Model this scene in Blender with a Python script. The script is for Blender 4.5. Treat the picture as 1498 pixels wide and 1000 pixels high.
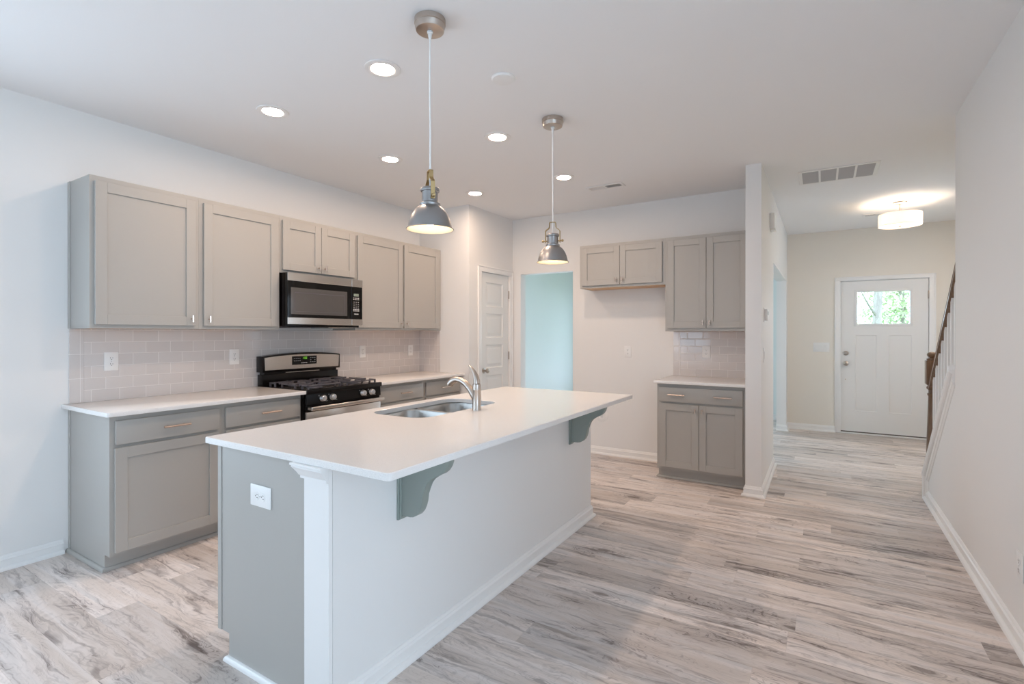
import bpy, bmesh, math, random
from mathutils import Vector, Matrix

for o in list(bpy.data.objects):
    bpy.data.objects.remove(o, do_unlink=True)
random.seed(7)
S = bpy.context.scene
COL = S.collection

# ------------------------------------------------------------------ camera
CAM_H = 1.3524; YAW = 0.5516; PITCH = 0.0016; FPX = 738.56; CY = 488.4
cam = bpy.data.cameras.new('camera')
cam.sensor_fit = 'HORIZONTAL'; cam.sensor_width = 36.0
cam.lens = FPX / 1498 * 36.0
cam.shift_y = -(500 - CY) / 1498
cam.clip_start = 0.05; cam.clip_end = 200
cam_ob = bpy.data.objects.new('camera', cam); COL.objects.link(cam_ob)
cam_ob.location = (0, 0, CAM_H)
cam_ob.rotation_euler = (math.pi / 2 - PITCH, 0, YAW)
S.camera = cam_ob

# ------------------------------------------------------------------ view, world, daylight
S.view_settings.view_transform = 'Standard'
S.view_settings.look = 'None'
S.view_settings.gamma = 1.0
S.view_settings.use_curve_mapping = False
S.view_settings.exposure = 0.80
S.cycles.use_denoising = True
S.cycles.max_bounces = 12
S.cycles.diffuse_bounces = 7
S.cycles.sample_clamp_indirect = 8.0
S.cycles.caustics_reflective = False
S.cycles.caustics_refractive = False

SKY_STRENGTH = 3.6
SKY_COLOR = (0.66, 0.85, 1.04)
CAN_STRENGTH = 132.0
WARM = (1.0, 0.735, 0.55)
world = bpy.data.worlds.new('sky'); S.world = world
world.use_nodes = True
bg = world.node_tree.nodes['Background']
bg.inputs[0].default_value = (*SKY_COLOR, 1); bg.inputs[1].default_value = SKY_STRENGTH

# ------------------------------------------------------------------ room dimensions (metres)
xL, H, xR, yB, yPf, xP = -3.9905, 2.7533, 0.7283, 5.3437, 4.4361, -3.2799
xCl, xCr, yC, yE = -0.5495, -0.4300, 4.6132, 8.2
yR, xS, yD, xF, yN = -3.2, 2.0, 8.9, 4.2, 1.3         # rear, stairwell, dining front, far right of the living area, start of the right wall
T = 0.118
REAR_WINDOWS = [(-3.55, -2.55, 0.75, 2.25), (2.4, 3.4, 0.75, 2.25)]  # first matches the tile reflection, second is invented for more daylight
ADDED_FAR_WINDOWS = [(-2.9, -1.1, 0.15, 2.4), (-0.8, 1.1, 0.15, 2.4)]  # invented, out of view, to throw side daylight on the island back
ADDED_STAIR_WINDOW = (6.0, 7.1, 1.0, 2.15)  # unseen window added to brighten the entry walls
ADDED_DINING_LEFT_WINDOW = (5.6, 6.75, 0.35, 2.3)  # extra unseen window added to brighten the dining room
ADDED_LEFT_WINDOW = (-1.1, 0.5, 0.5, 2.15)  # invented out of view, placed to brighten the right wall
DINING_WINDOW = (-3.3, -1.5, 0.55, 2.15)

def daylight(name, loc, rot, sx, sy):
    l = bpy.data.lights.new(name, 'AREA'); l.shape = 'RECTANGLE'; l.size = sx; l.size_y = sy
    l.cycles.is_portal = True
    o = bpy.data.objects.new(name, l); COL.objects.link(o); o.location = loc; o.rotation_euler = rot
for (a, b, c, d) in REAR_WINDOWS:
    daylight('window_daylight', ((a + b) / 2, yR - 0.10, (c + d) / 2), (math.pi / 2, 0, 0), b - a, d - c)
a, b, c, d = ADDED_LEFT_WINDOW
daylight('window_daylight', (xL - 0.10, (a + b) / 2, (c + d) / 2), (math.pi / 2, 0, -math.pi / 2), b - a, d - c)
for (a, b, c, d) in ADDED_FAR_WINDOWS:
    daylight('window_daylight', (xF + 0.10, (a + b) / 2, (c + d) / 2), (math.pi / 2, 0, math.pi / 2), b - a, d - c)
a, b, c, d = ADDED_DINING_LEFT_WINDOW
daylight('window_daylight', (xL - 0.10, (a + b) / 2, (c + d) / 2), (math.pi / 2, 0, -math.pi / 2), b - a, d - c)
a, b, c, d = ADDED_STAIR_WINDOW
daylight('window_daylight', (xS + 0.10, (a + b) / 2, (c + d) / 2), (math.pi / 2, 0, math.pi / 2), b - a, d - c)
a, b, c, d = DINING_WINDOW
daylight('window_daylight', ((a + b) / 2, yD + 0.10, (c + d) / 2), (math.pi / 2, 0, math.pi), b - a, d - c)
daylight('window_daylight', (0.677, yE + 0.09, 1.69), (math.pi / 2, 0, math.pi), 0.57, 0.43)

# ------------------------------------------------------------------ materials
def new_mat(name):
    m = bpy.data.materials.new(name); m.use_nodes = True
    nt = m.node_tree; b = nt.nodes['Principled BSDF']
    return m, nt, b
def mat(name, col, rough=0.5, metal=0.0, spec=0.5, coat=0.0, emit=None, es=0.0, var=0.0, vscale=3.0):
    m, nt, b = new_mat(name)
    b.inputs['Base Color'].default_value = (*col, 1)
    b.inputs['Roughness'].default_value = rough
    b.inputs['Metallic'].default_value = metal
    b.inputs['Specular IOR Level'].default_value = spec
    b.inputs['Coat Weight'].default_value = coat
    if emit:
        b.inputs['Emission Color'].default_value = (*emit, 1)
        b.inputs['Emission Strength'].default_value = es
    if var:
        tc = nt.nodes.new('ShaderNodeTexCoord'); n = nt.nodes.new('ShaderNodeTexNoise')
        n.inputs['Scale'].default_value = vscale; n.inputs['Detail'].default_value = 4
        nt.links.new(tc.outputs['Object'], n.inputs['Vector'])
        r = nt.nodes.new('ShaderNodeValToRGB')
        r.color_ramp.elements[0].position = 0.3; r.color_ramp.elements[1].position = 0.7
        r.color_ramp.elements[0].color = (*[c * (1 - var) for c in col], 1)
        r.color_ramp.elements[1].color = (*[min(1, c * (1 + var)) for c in col], 1)
        nt.links.new(n.outputs[0], r.inputs[0]); nt.links.new(r.outputs[0], b.inputs['Base Color'])
    return m
def paint(name, col, rough=0.6, bump=0.04, scale=350.0):
    m, nt, b = new_mat(name)
    b.inputs['Base Color'].default_value = (*col, 1); b.inputs['Roughness'].default_value = rough
    b.inputs['Specular IOR Level'].default_value = 0.3
    tc = nt.nodes.new('ShaderNodeTexCoord'); n = nt.nodes.new('ShaderNodeTexNoise')
    n.inputs['Scale'].default_value = scale; n.inputs['Detail'].default_value = 2
    bp = nt.nodes.new('ShaderNodeBump'); bp.inputs['Strength'].default_value = bump; bp.inputs['Distance'].default_value = 0.002
    nt.links.new(tc.outputs['Object'], n.inputs['Vector']); nt.links.new(n.outputs[0], bp.inputs['Height'])
    nt.links.new(bp.outputs[0], b.inputs['Normal'])
    return m

class N:
    """tiny node-graph helper"""
    def __init__(s, nt): s.nt = nt
    def val(s, sock, v):
        if isinstance(v, (int, float)): sock.default_value = v
        elif isinstance(v, tuple): sock.default_value = v
        else: s.nt.links.new(v, sock)
    def m(s, op, a, b=0.0, c=None):
        n = s.nt.nodes.new('ShaderNodeMath'); n.operation = op
        s.val(n.inputs[0], a); s.val(n.inputs[1], b)
        if c is not None: s.val(n.inputs[2], c)
        return n.outputs[0]
    def xyz(s, x, y, z):
        n = s.nt.nodes.new('ShaderNodeCombineXYZ')
        s.val(n.inputs[0], x); s.val(n.inputs[1], y); s.val(n.inputs[2], z); return n.outputs[0]
    def noise(s, vec, scale, detail=4, rough=0.5, dist=0.0):
        n = s.nt.nodes.new('ShaderNodeTexNoise'); s.nt.links.new(vec, n.inputs['Vector'])
        n.inputs['Scale'].default_value = scale; n.inputs['Detail'].default_value = detail
        n.inputs['Roughness'].default_value = rough; n.inputs['Distortion'].default_value = dist
        return n.outputs[0]
    def white(s, vec):
        n = s.nt.nodes.new('ShaderNodeTexWhiteNoise'); n.noise_dimensions = '3D'
        s.nt.links.new(vec, n.inputs['Vector']); return n.outputs['Value']
    def smooth(s, v, lo, hi, a=0.0, b=1.0):
        n = s.nt.nodes.new('ShaderNodeMapRange'); n.interpolation_type = 'SMOOTHSTEP'
        s.val(n.inputs[0], v); s.val(n.inputs[1], lo); s.val(n.inputs[2], hi); s.val(n.inputs[3], a); s.val(n.inputs[4], b)
        return n.outputs[0]
    def mix(s, f, a, b, mode='MIX'):
        n = s.nt.nodes.new('ShaderNodeMix'); n.data_type = 'RGBA'; n.blend_type = mode
        s.val(n.inputs[0], f)
        for k, v in ((6, a), (7, b)):
            if isinstance(v, tuple): n.inputs[k].default_value = (*v, 1)
            else: s.nt.links.new(v, n.inputs[k])
        return n.outputs[2]

def floor_material():
    m, nt, b = new_mat('whitewashed_plank'); g = N(nt)
    tc = nt.nodes.new('ShaderNodeTexCoord'); sp = nt.nodes.new('ShaderNodeSeparateXYZ')
    nt.links.new(tc.outputs['Object'], sp.inputs[0])
    x, y = sp.outputs[0], sp.outputs[1]
    W, Lp = 0.178, 1.22
    yr = g.m('DIVIDE', g.m('ADD', y, 20.0), W)
    row = g.m('FLOOR', yr); fy = g.m('SUBTRACT', yr, row)
    ro = g.white(g.xyz(row, 3.7, 1.1))
    xr = g.m('DIVIDE', g.m('ADD', g.m('ADD', x, 40.0), g.m('MULTIPLY', ro, Lp * 3)), Lp)
    idx = g.m('FLOOR', xr); fx = g.m('SUBTRACT', xr, idx)
    r1 = g.white(g.xyz(row, idx, 0.5)); r2 = g.white(g.xyz(row, idx, 7.5))
    ox = g.m('ADD', x, g.m('MULTIPLY', r1, 37.0)); oy = g.m('ADD', y, g.m('MULTIPLY', r2, 23.0)); oz = g.m('MULTIPLY', r1, 11.0)
    # slow warp so that the grain wanders
    w1 = g.noise(g.xyz(g.m('MULTIPLY', ox, 2.2), g.m('MULTIPLY', oy, 6.0), oz), 1.0, 4, 0.6, 0.5)
    fine = g.noise(g.xyz(g.m('MULTIPLY', ox, 4.0), g.m('MULTIPLY', g.m('ADD', oy, g.m('MULTIPLY', w1, 0.05)), 120.0), oz), 1.0, 4, 0.65, 0.2)
    ring = g.noise(g.xyz(g.m('MULTIPLY', ox, 1.3), g.m('ADD', g.m('MULTIPLY', oy, 8.0), g.m('MULTIPLY', w1, 2.0)), oz), 1.0, 3, 0.5, 1.0)
    lines = g.smooth(g.m('SINE', g.m('MULTIPLY', ring, 110.0)), 0.55, 1.0)
    med = g.noise(g.xyz(g.m('MULTIPLY', ox, 1.4), g.m('ADD', g.m('MULTIPLY', oy, 19.0), g.m('MULTIPLY', w1, 2.5)), oz), 1.0, 6, 0.66, 0.9)
    patch = g.noise(g.xyz(g.m('MULTIPLY', ox, 1.5), g.m('MULTIPLY', oy, 6.5), g.m('ADD', oz, 5.0)), 1.0, 4, 0.55, 0.8)
    hue = g.noise(g.xyz(g.m('MULTIPLY', ox, 1.1), g.m('MULTIPLY', oy, 12.0), g.m('ADD', oz, 9.0)), 1.0, 3, 0.5, 0.5)
    dark_patch = g.smooth(patch, 0.50, 0.70)
    smudge = g.m('MULTIPLY', g.m('MULTIPLY', g.smooth(med, 0.495, 0.645), g.m('ADD', 0.35, g.m('MULTIPLY', fine, 1.1))), g.m('ADD', 0.58, g.m('MULTIPLY', dark_patch, 0.75)))
    # knots: long dark eyes with the grain running round them
    vor = nt.nodes.new('ShaderNodeTexVoronoi'); vor.feature = 'F1'
    nt.links.new(g.xyz(g.m('MULTIPLY', ox, 1.5), g.m('ADD', g.m('MULTIPLY', oy, 4.6), g.m('MULTIPLY', w1, 0.5)), oz), vor.inputs['Vector']); vor.inputs['Scale'].default_value = 1.0
    kd = g.m('ADD', vor.outputs['Distance'], g.m('MULTIPLY', g.m('SUBTRACT', med, 0.5), 0.22))
    knot = g.m('SUBTRACT', 1.0, g.smooth(kd, 0.02, 0.13))
    halo = g.m('SUBTRACT', 1.0, g.smooth(kd, 0.05, 0.36))
    krings = g.smooth(g.m('SINE', g.m('MULTIPLY', kd, 120.0)), 0.4, 1.0)
    light, mid, dark = (0.80, 0.73, 0.695), (0.44, 0.375, 0.35), (0.12, 0.09, 0.082)
    c = g.mix(g.smooth(hue, 0.40, 0.62), light, (0.70, 0.615, 0.56))
    c = g.mix(g.smooth(hue, 0.46, 0.28), c, (0.64, 0.605, 0.59))
    c = g.mix(g.m('MULTIPLY', g.smooth(fine, 0.42, 0.80), 0.45), c, (0.52, 0.45, 0.415))
    c = g.mix(g.m('MULTIPLY', dark_patch, g.m('ADD', 0.22, g.m('MULTIPLY', fine, 0.55))), c, mid)
    c = g.mix(g.m('MULTIPLY', smudge, 0.92), c, (0.175, 0.138, 0.125))
    lm = g.m('MULTIPLY', g.m('MULTIPLY', lines, g.m('ADD', 0.3, fine)), g.m('ADD', 0.14, g.m('MULTIPLY', dark_patch, 0.70)))
    c = g.mix(lm, c, dark)
    c = g.mix(g.m('MULTIPLY', g.m('MULTIPLY', krings, halo), 0.45), c, dark)
    c = g.mix(g.m('MULTIPLY', knot, 0.88), c, (0.15, 0.115, 0.10))
    tone = g.m('ADD', 0.78, g.m('MULTIPLY', r2, 0.30))
    c = g.mix(1.0, c, g.xyz(tone, tone, tone), 'MULTIPLY')
    seam = g.m('MAXIMUM', g.m('MAXIMUM', g.smooth(fy, 0.009, 0.0), g.smooth(fy, 0.991, 1.0)),
               g.m('MAXIMUM', g.smooth(fx, 0.0012, 0.0), g.smooth(fx, 0.9988, 1.0)))
    c = g.mix(g.m('MULTIPLY', seam, 0.22), c, (0.25, 0.20, 0.18))
    nt.links.new(c, b.inputs['Base Color'])
    b.inputs['Roughness'].default_value = 0.42; b.inputs['Specular IOR Level'].default_value = 0.4
    bp = nt.nodes.new('ShaderNodeBump'); bp.inputs['Strength'].default_value = 0.15; bp.inputs['Distance'].default_value = 0.001
    h = g.m('SUBTRACT', g.m('MULTIPLY', fine, 0.5), seam)
    nt.links.new(h, bp.inputs['Height']); nt.links.new(bp.outputs[0], b.inputs['Normal'])
    return m

def tile_material(name, axis, u0, bw=0.1535, bh=0.0762, z0=0.9145, half=0.5):
    """glossy subway tile; axis 0 = along world x, 1 = along world y"""
    m, nt, b = new_mat(name); g = N(nt)
    tc = nt.nodes.new('ShaderNodeTexCoord'); sp = nt.nodes.new('ShaderNodeSeparateXYZ')
    nt.links.new(tc.outputs['Object'], sp.inputs[0])
    u = g.m('DIVIDE', g.m('SUBTRACT', sp.outputs[axis], u0), bw)
    v = g.m('DIVIDE', g.m('SUBTRACT', sp.outputs[2], z0), bh)
    row = g.m('FLOOR', v); fv = g.m('SUBTRACT', v, row)
    odd = g.m('MODULO', g.m('ADD', row, 20.0), 2.0)
    u = g.m('ADD', u, g.m('ADD', 50.0, g.m('MULTIPLY', odd, half)))
    col = g.m('FLOOR', u); fu = g.m('SUBTRACT', u, col)
    gu, gv = 0.0016 / bw, 0.0016 / bh
    eu = g.m('MINIMUM', fu, g.m('SUBTRACT', 1.0, fu)); ev = g.m('MINIMUM', fv, g.m('SUBTRACT', 1.0, fv))
    grout = g.m('MAXIMUM', g.smooth(eu, gu * 1.2, gu * 0.6), g.smooth(ev, gv * 1.2, gv * 0.6))
    r = g.white(g.xyz(col, row, 2.0))
    tone = g.m('ADD', 0.97, g.m('MULTIPLY', r, 0.06))
    c = g.mix(1.0, (0.64, 0.605, 0.59), g.xyz(tone, tone, tone), 'MULTIPLY')
    c = g.mix(grout, c, (0.80, 0.77, 0.75))
    nt.links.new(c, b.inputs['Base Color'])
    nt.links.new(g.smooth(grout, 0.0, 1.0, 0.10, 0.7), b.inputs['Roughness'])
    edge = g.m('MINIMUM', g.smooth(eu, 0.0, gu * 4), g.smooth(ev, 0.0, gv * 4))
    bp = nt.nodes.new('ShaderNodeBump'); bp.inputs['Strength'].default_value = 0.35; bp.inputs['Distance'].default_value = 0.0015
    tilt = g.m('ADD', edge, g.m('MULTIPLY', g.m('SUBTRACT', r, 0.5), g.m('MULTIPLY', fu, 1.2)))
    nt.links.new(tilt, bp.inputs['Height']); nt.links.new(bp.outputs[0], b.inputs['Normal'])
    return m

def quartz_material():
    m, nt, b = new_mat('white_quartz'); g = N(nt)
    tc = nt.nodes.new('ShaderNodeTexCoord')
    n = g.noise(tc.outputs['Object'], 420.0, 2, 0.5)
    c = g.mix(g.smooth(n, 0.60, 0.72), (0.80, 0.785, 0.77), (0.60, 0.58, 0.56))
    n2 = g.noise(tc.outputs['Object'], 300.0, 1, 0.5)
    c = g.mix(g.smooth(n2, 0.64, 0.74), c, (0.9, 0.89, 0.88))
    nt.links.new(c, b.inputs['Base Color']); b.inputs['Roughness'].default_value = 0.16
    return m

def brushed(name, col, rough, axis_scale):
    m, nt, b = new_mat(name); g = N(nt)
    tc = nt.nodes.new('ShaderNodeTexCoord'); mp = nt.nodes.new('ShaderNodeMapping'); mp.inputs['Scale'].default_value = axis_scale
    nt.links.new(tc.outputs['Object'], mp.inputs['Vector'])
    n = g.noise(mp.outputs[0], 1.0, 3, 0.6)
    b.inputs['Base Color'].default_value = (*col, 1); b.inputs['Metallic'].default_value = 1.0
    nt.links.new(g.smooth(n, 0.2, 0.8, rough * 0.92, rough * 1.08), b.inputs['Roughness'])
    bp = nt.nodes.new('ShaderNodeBump'); bp.inputs['Strength'].default_value = 0.006; bp.inputs['Distance'].default_value = 0.001
    nt.links.new(n, bp.inputs['Height']); nt.links.new(bp.outputs[0], b.inputs['Normal'])
    return m

def wood_material(name, c1, c2, rough=0.45, sc=(30, 2, 30)):
    m, nt, b = new_mat(name); g = N(nt)
    tc = nt.nodes.new('ShaderNodeTexCoord'); mp = nt.nodes.new('ShaderNodeMapping'); mp.inputs['Scale'].default_value = sc
    nt.links.new(tc.outputs['Object'], mp.inputs['Vector'])
    n = g.noise(mp.outputs[0], 1.0, 5, 0.6, 1.0)
    nt.links.new(g.mix(g.smooth(n, 0.3, 0.7), c1, c2), b.inputs['Base Color']); b.inputs['Roughness'].default_value = rough
    return m

M = {}
M['wall'] = paint('wall_paint', (0.80, 0.795, 0.785))
M['hall_wall_warm'] = paint('warm_lit_wall_paint', (0.80, 0.76, 0.69))  # warmth of the entry light is put into this wall colour
M['dining'] = paint('cyan_lit_wall_paint', (0.76, 0.80, 0.785))  # part of the daylight's cyan tint is put into this colour
M['ceiling'] = paint('ceiling_paint', (0.855, 0.855, 0.86), 0.8, 0.08, 120)
M['trim'] = mat('white_trim', (0.84, 0.835, 0.825), 0.33)
M['door'] = mat('white_door', (0.80, 0.795, 0.78), 0.4)
M['floor'] = floor_material()
M['cab'] = mat('greige_cabinet', (0.415, 0.400, 0.375), 0.42, var=0.012, vscale=2)
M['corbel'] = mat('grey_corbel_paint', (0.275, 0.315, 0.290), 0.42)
M['raw'] = wood_material('natural_maple', (0.62, 0.36, 0.17), (0.72, 0.45, 0.24))
M['quartz'] = quartz_material()
M['tile_l'] = tile_material('subway_tile_run', 1, 1.302)
M['tile_p'] = tile_material('subway_tile_return', 0, -3.757, half=-0.5)
M['tile_b'] = tile_material('subway_tile_nook', 0, -1.245)
M['bull_l'] = tile_material('bullnose_tile_run', 1, 1.226, 0.0762, 0.1524, 0.9145, 0.0)
M['bull_p'] = tile_material('bullnose_tile_return', 0, -3.757, 0.0762, 0.1524, 0.9145, 0.0)
M['bull_b'] = tile_material('bullnose_tile_nook', 0, -1.3185, 0.0762, 0.1524, 0.9145, 0.0)
M['steel'] = brushed('brushed_steel', (0.66, 0.62, 0.58), 0.23, (60, 3, 900))
M['sink'] = brushed('sink_steel', (0.42, 0.405, 0.385), 0.33, (40, 40, 40))
M['nickel'] = mat('brushed_nickel', (0.53, 0.47, 0.42), 0.34, 1.0)
M['bronze'] = mat('pull_nickel', (0.74, 0.62, 0.54), 0.26, 1.0)
M['pewter'] = mat('pewter_enamel', (0.34, 0.332, 0.33), 0.38, 0.9)
M['brass'] = mat('antique_brass', (0.47, 0.34, 0.17), 0.38, 1.0)
M['gold'] = mat('yellow_brass', (0.75, 0.48, 0.14), 0.3, 1.0)
M['shade_in'] = mat('cream_enamel', (0.86, 0.78, 0.62), 0.5)
M['black'] = mat('black_enamel', (0.006, 0.005, 0.005), 0.2, spec=0.25)
M['iron'] = mat('cast_iron', (0.075, 0.070, 0.082), 0.45)
M['glass_black'] = mat('dark_glass', (0.006, 0.006, 0.006), 0.06, spec=0.3)
M['mw_glass'] = mat('screened_dark_glass', (0.085, 0.080, 0.078), 0.08, spec=0.7)
M['chrome'] = mat('knob_chrome', (0.78, 0.77, 0.78), 0.28, 1.0)
M['mark'] = mat('pale_print', (0.55, 0.55, 0.55), 0.5)
M['green'] = mat('green_led', (0.02, 0.05, 0.01), 0.5, emit=(0.35, 1.0, 0.08), es=0.4)
M['lcd'] = mat('lcd_grey_green', (0.22, 0.27, 0.22), 0.4)
M['lens'] = mat('teal_lens', (0.10, 0.24, 0.27), 0.25)
M['plastic'] = mat('white_plastic', (0.84, 0.835, 0.825), 0.35)
M['slot'] = mat('dark_slot', (0.12, 0.10, 0.09), 0.6)
M['vent'] = mat('vent_enamel', (0.82, 0.81, 0.80), 0.4)
M['vent_dark'] = mat('vent_shadow_grey', (0.20, 0.20, 0.20), 0.6)
M['cord'] = mat('white_cord', (0.82, 0.82, 0.81), 0.5)
M['stain'] = wood_material('brown_stained_oak', (0.155, 0.092, 0.055), (0.24, 0.15, 0.095), 0.28, (40, 40, 4))
M['can'] = mat('led_diffuser', (0.9, 0.9, 0.9), 0.5, emit=WARM, es=CAN_STRENGTH)
M['bulb'] = mat('bulb_glow', (0.9, 0.9, 0.9), 0.5, emit=(1.0, 0.76, 0.50), es=9.0)
M['bark'] = wood_material('grey_bark', (0.26, 0.22, 0.20), (0.42, 0.37, 0.34), 0.8, (12, 12, 3))
M['leaf'] = mat('spring_leaf', (0.60, 0.66, 0.44), 0.6, var=0.3, vscale=2.5)
M['lawn'] = mat('lawn_green', (0.12, 0.22, 0.06), 0.9, var=0.3, vscale=4)
def cloth():
    m, nt, b = new_mat('linen_shade'); out = nt.nodes['Material Output']
    tr = nt.nodes.new('ShaderNodeBsdfTranslucent'); tr.inputs[0].default_value = (0.95, 0.91, 0.87, 1)
    df = nt.nodes.new('ShaderNodeBsdfDiffuse'); df.inputs[0].default_value = (0.90, 0.86, 0.82, 1)
    mx = nt.nodes.new('ShaderNodeMixShader'); mx.inputs[0].default_value = 0.45
    nt.links.new(df.outputs[0], mx.inputs[1]); nt.links.new(tr.outputs[0], mx.inputs[2]); nt.links.new(mx.outputs[0], out.inputs[0])
    nt.nodes.remove(b); return m
M['linen'] = cloth()
def pane():
    m, nt, b = new_mat('clear_pane'); out = nt.nodes['Material Output']
    tr = nt.nodes.new('ShaderNodeBsdfTransparent'); tr.inputs[0].default_value = (0.96, 0.98, 0.97, 1)
    gl = nt.nodes.new('ShaderNodeBsdfGlossy'); gl.inputs['Roughness'].default_value = 0.02
    mx = nt.nodes.new('ShaderNodeMixShader'); mx.inputs[0].default_value = 0.06
    nt.links.new(tr.outputs[0], mx.inputs[1]); nt.links.new(gl.outputs[0], mx.inputs[2]); nt.links.new(mx.outputs[0], out.inputs[0])
    nt.nodes.remove(b); return m
M['pane'] = pane()

# ------------------------------------------------------------------ mesh helpers
def ident(a, b, c): return (a, b, c)
def FL(u, v, z): return (xL + v, u, z)          # left wall run: u along y, v out from wall
def FB(u, v, z): return (u, yB - v, z)          # back wall: u along x, v out from wall
def frame(o, u, n):
    """(a, b, c) -> o + a*u + b*n + c*up, with u x up-ish axes chosen by caller"""
    o, u, n = Vector(o), Vector(u), Vector(n); up = n.cross(u)
    if abs(up.z) > 0.9 and up.z < 0: up = -up
    return lambda a, b, c: o + u * a + n * b + up * c

class MB:
    def __init__(s, f=ident): s.bm = bmesh.new(); s.f = f
    def face(s, vs, smooth=False):
        try:
            f = s.bm.faces.new(vs); f.smooth = smooth; return f
        except ValueError: return None
    def box(s, a0, a1, b0, b1, c0, c1, bev=0.0, seg=2):
        v = [s.bm.verts.new(s.f(a, b, c)) for a in (a0, a1) for b in (b0, b1) for c in (c0, c1)]
        fs = [s.face([v[i] for i in q]) for q in ((0, 1, 3, 2), (4, 6, 7, 5), (0, 4, 5, 1), (2, 3, 7, 6), (0, 2, 6, 4), (1, 5, 7, 3))]
        if bev > 0:
            es = {e for f in fs for e in f.edges}
            bmesh.ops.bevel(s.bm, geom=list(es), offset=bev, segments=seg, affect='EDGES', profile=0.5)
        return s
    def prism(s, pts, d, bev=0.0, seg=2, smooth=False):
        """pts: list of local 3D points (planar polygon); d: local offset"""
        a = [s.bm.verts.new(s.f(*p)) for p in pts]
        b = [s.bm.verts.new(s.f(p[0] + d[0], p[1] + d[1], p[2] + d[2])) for p in pts]
        n = len(pts); fs = [s.face(a), s.face(b[::-1])]
        for i in range(n):
            j = (i + 1) % n; fs.append(s.face([a[i], b[i], b[j], a[j]], smooth))
        if bev > 0:
            es = {e for f in fs[:2] if f for e in f.edges}
            bmesh.ops.bevel(s.bm, geom=list(es), offset=bev, segments=seg, affect='EDGES', profile=0.5)
        return s
    def ring(s, pts): return [s.bm.verts.new(s.f(*p)) for p in pts]
    def loft(s, rings, cap0=True, cap1=True, closed=True, smooth=True):
        rs = [s.ring(r) for r in rings]; n = len(rs[0])
        for k in range(len(rs) - 1):
            for i in range(n if closed else n - 1):
                j = (i + 1) % n; s.face([rs[k][i], rs[k][j], rs[k + 1][j], rs[k + 1][i]], smooth)
        if cap0: s.face(rs[0][::-1])
        if cap1: s.face(rs[-1])
        return s
    def lathe(s, prof, c=(0, 0, 0), seg=32, axis='z', cap0=False, cap1=False, smooth=True):
        rings = []
        for r, h in prof:
            ring = []
            for i in range(seg):
                t = 2 * math.pi * i / seg; x, y = r * math.cos(t), r * math.sin(t)
                if axis == 'z': p = (c[0] + x, c[1] + y, c[2] + h)
                elif axis == 'x': p = (c[0] + h, c[1] + x, c[2] + y)
                else: p = (c[0] + x, c[1] + h, c[2] + y)
                ring.append(p)
            rings.append(ring)
        return s.loft(rings, cap0, cap1, True, smooth)
    def tube(s, path, rad, seg=10, flat=1.0, caps=True):
        P = [Vector(p) for p in path]; n = len(P); rads = rad if isinstance(rad, (list, tuple)) else [rad] * n
        up = Vector((0, 0, 1)); rings = []; px = None
        for i in range(n):
            t = (P[min(i + 1, n - 1)] - P[max(i - 1, 0)]).normalized()
            if px is None:
                ref = up if abs(t.z) < 0.9 else Vector((1, 0, 0)); px = t.cross(ref).normalized()
            else: px = (px - t * px.dot(t)).normalized()
            py = t.cross(px)
            rings.append([tuple(P[i] + px * rads[i] * math.cos(2 * math.pi * k / seg) + py * rads[i] * flat * math.sin(2 * math.pi * k / seg)) for k in range(seg)])
        return s.loft(rings, caps, caps)
    def ball(s, c, r, seg=16, rings=10, sz=1.0):
        prof = [(r * math.sin(math.pi * i / rings), -r * sz * math.cos(math.pi * i / rings)) for i in range(1, rings)]
        return s.lathe(prof, c, seg, cap0=True, cap1=True)
    def sweep_floor(s, path, prof, side=1, z0=0.0):
        """sweep a (out, z) profile along a floor polyline, mitred; side=+1 pushes to the left of travel"""
        P = [Vector((p[0], p[1], 0)) for p in path]; n = len(P); nr = []
        for i in range(n - 1):
            d = (P[i + 1] - P[i]).normalized(); nr.append(Vector((-d.y, d.x, 0)) * side)
        rings = []
        for i in range(n):
            if i == 0: m = nr[0]
            elif i == n - 1: m = nr[-1]
            else:
                m = (nr[i - 1] + nr[i]).normalized(); m = m / max(0.3, m.dot(nr[i]))
            rings.append([(P[i].x + m.x * o, P[i].y + m.y * o, z0 + z) for o, z in prof])
        return s.loft(rings, smooth=False)
    def build(s, name, m, parent=None, sharp=35):
        bmesh.ops.remove_doubles(s.bm, verts=s.bm.verts, dist=1e-6)
        bmesh.ops.recalc_face_normals(s.bm, faces=s.bm.faces)
        L = Vector((0, 0, 0)); p = parent
        while p is not None: L += p.location; p = p.parent
        if L.length: bmesh.ops.translate(s.bm, verts=s.bm.verts, vec=-L)
        me = bpy.data.meshes.new(name); s.bm.to_mesh(me); s.bm.free()
        for f in me.polygons: f.use_smooth = True
        me.set_sharp_from_angle(angle=math.radians(sharp))
        me.materials.append(m if not isinstance(m, str) else M[m])
        o = bpy.data.objects.new(name, me); COL.objects.link(o)
        if parent is not None: o.parent = parent
        return o

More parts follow.
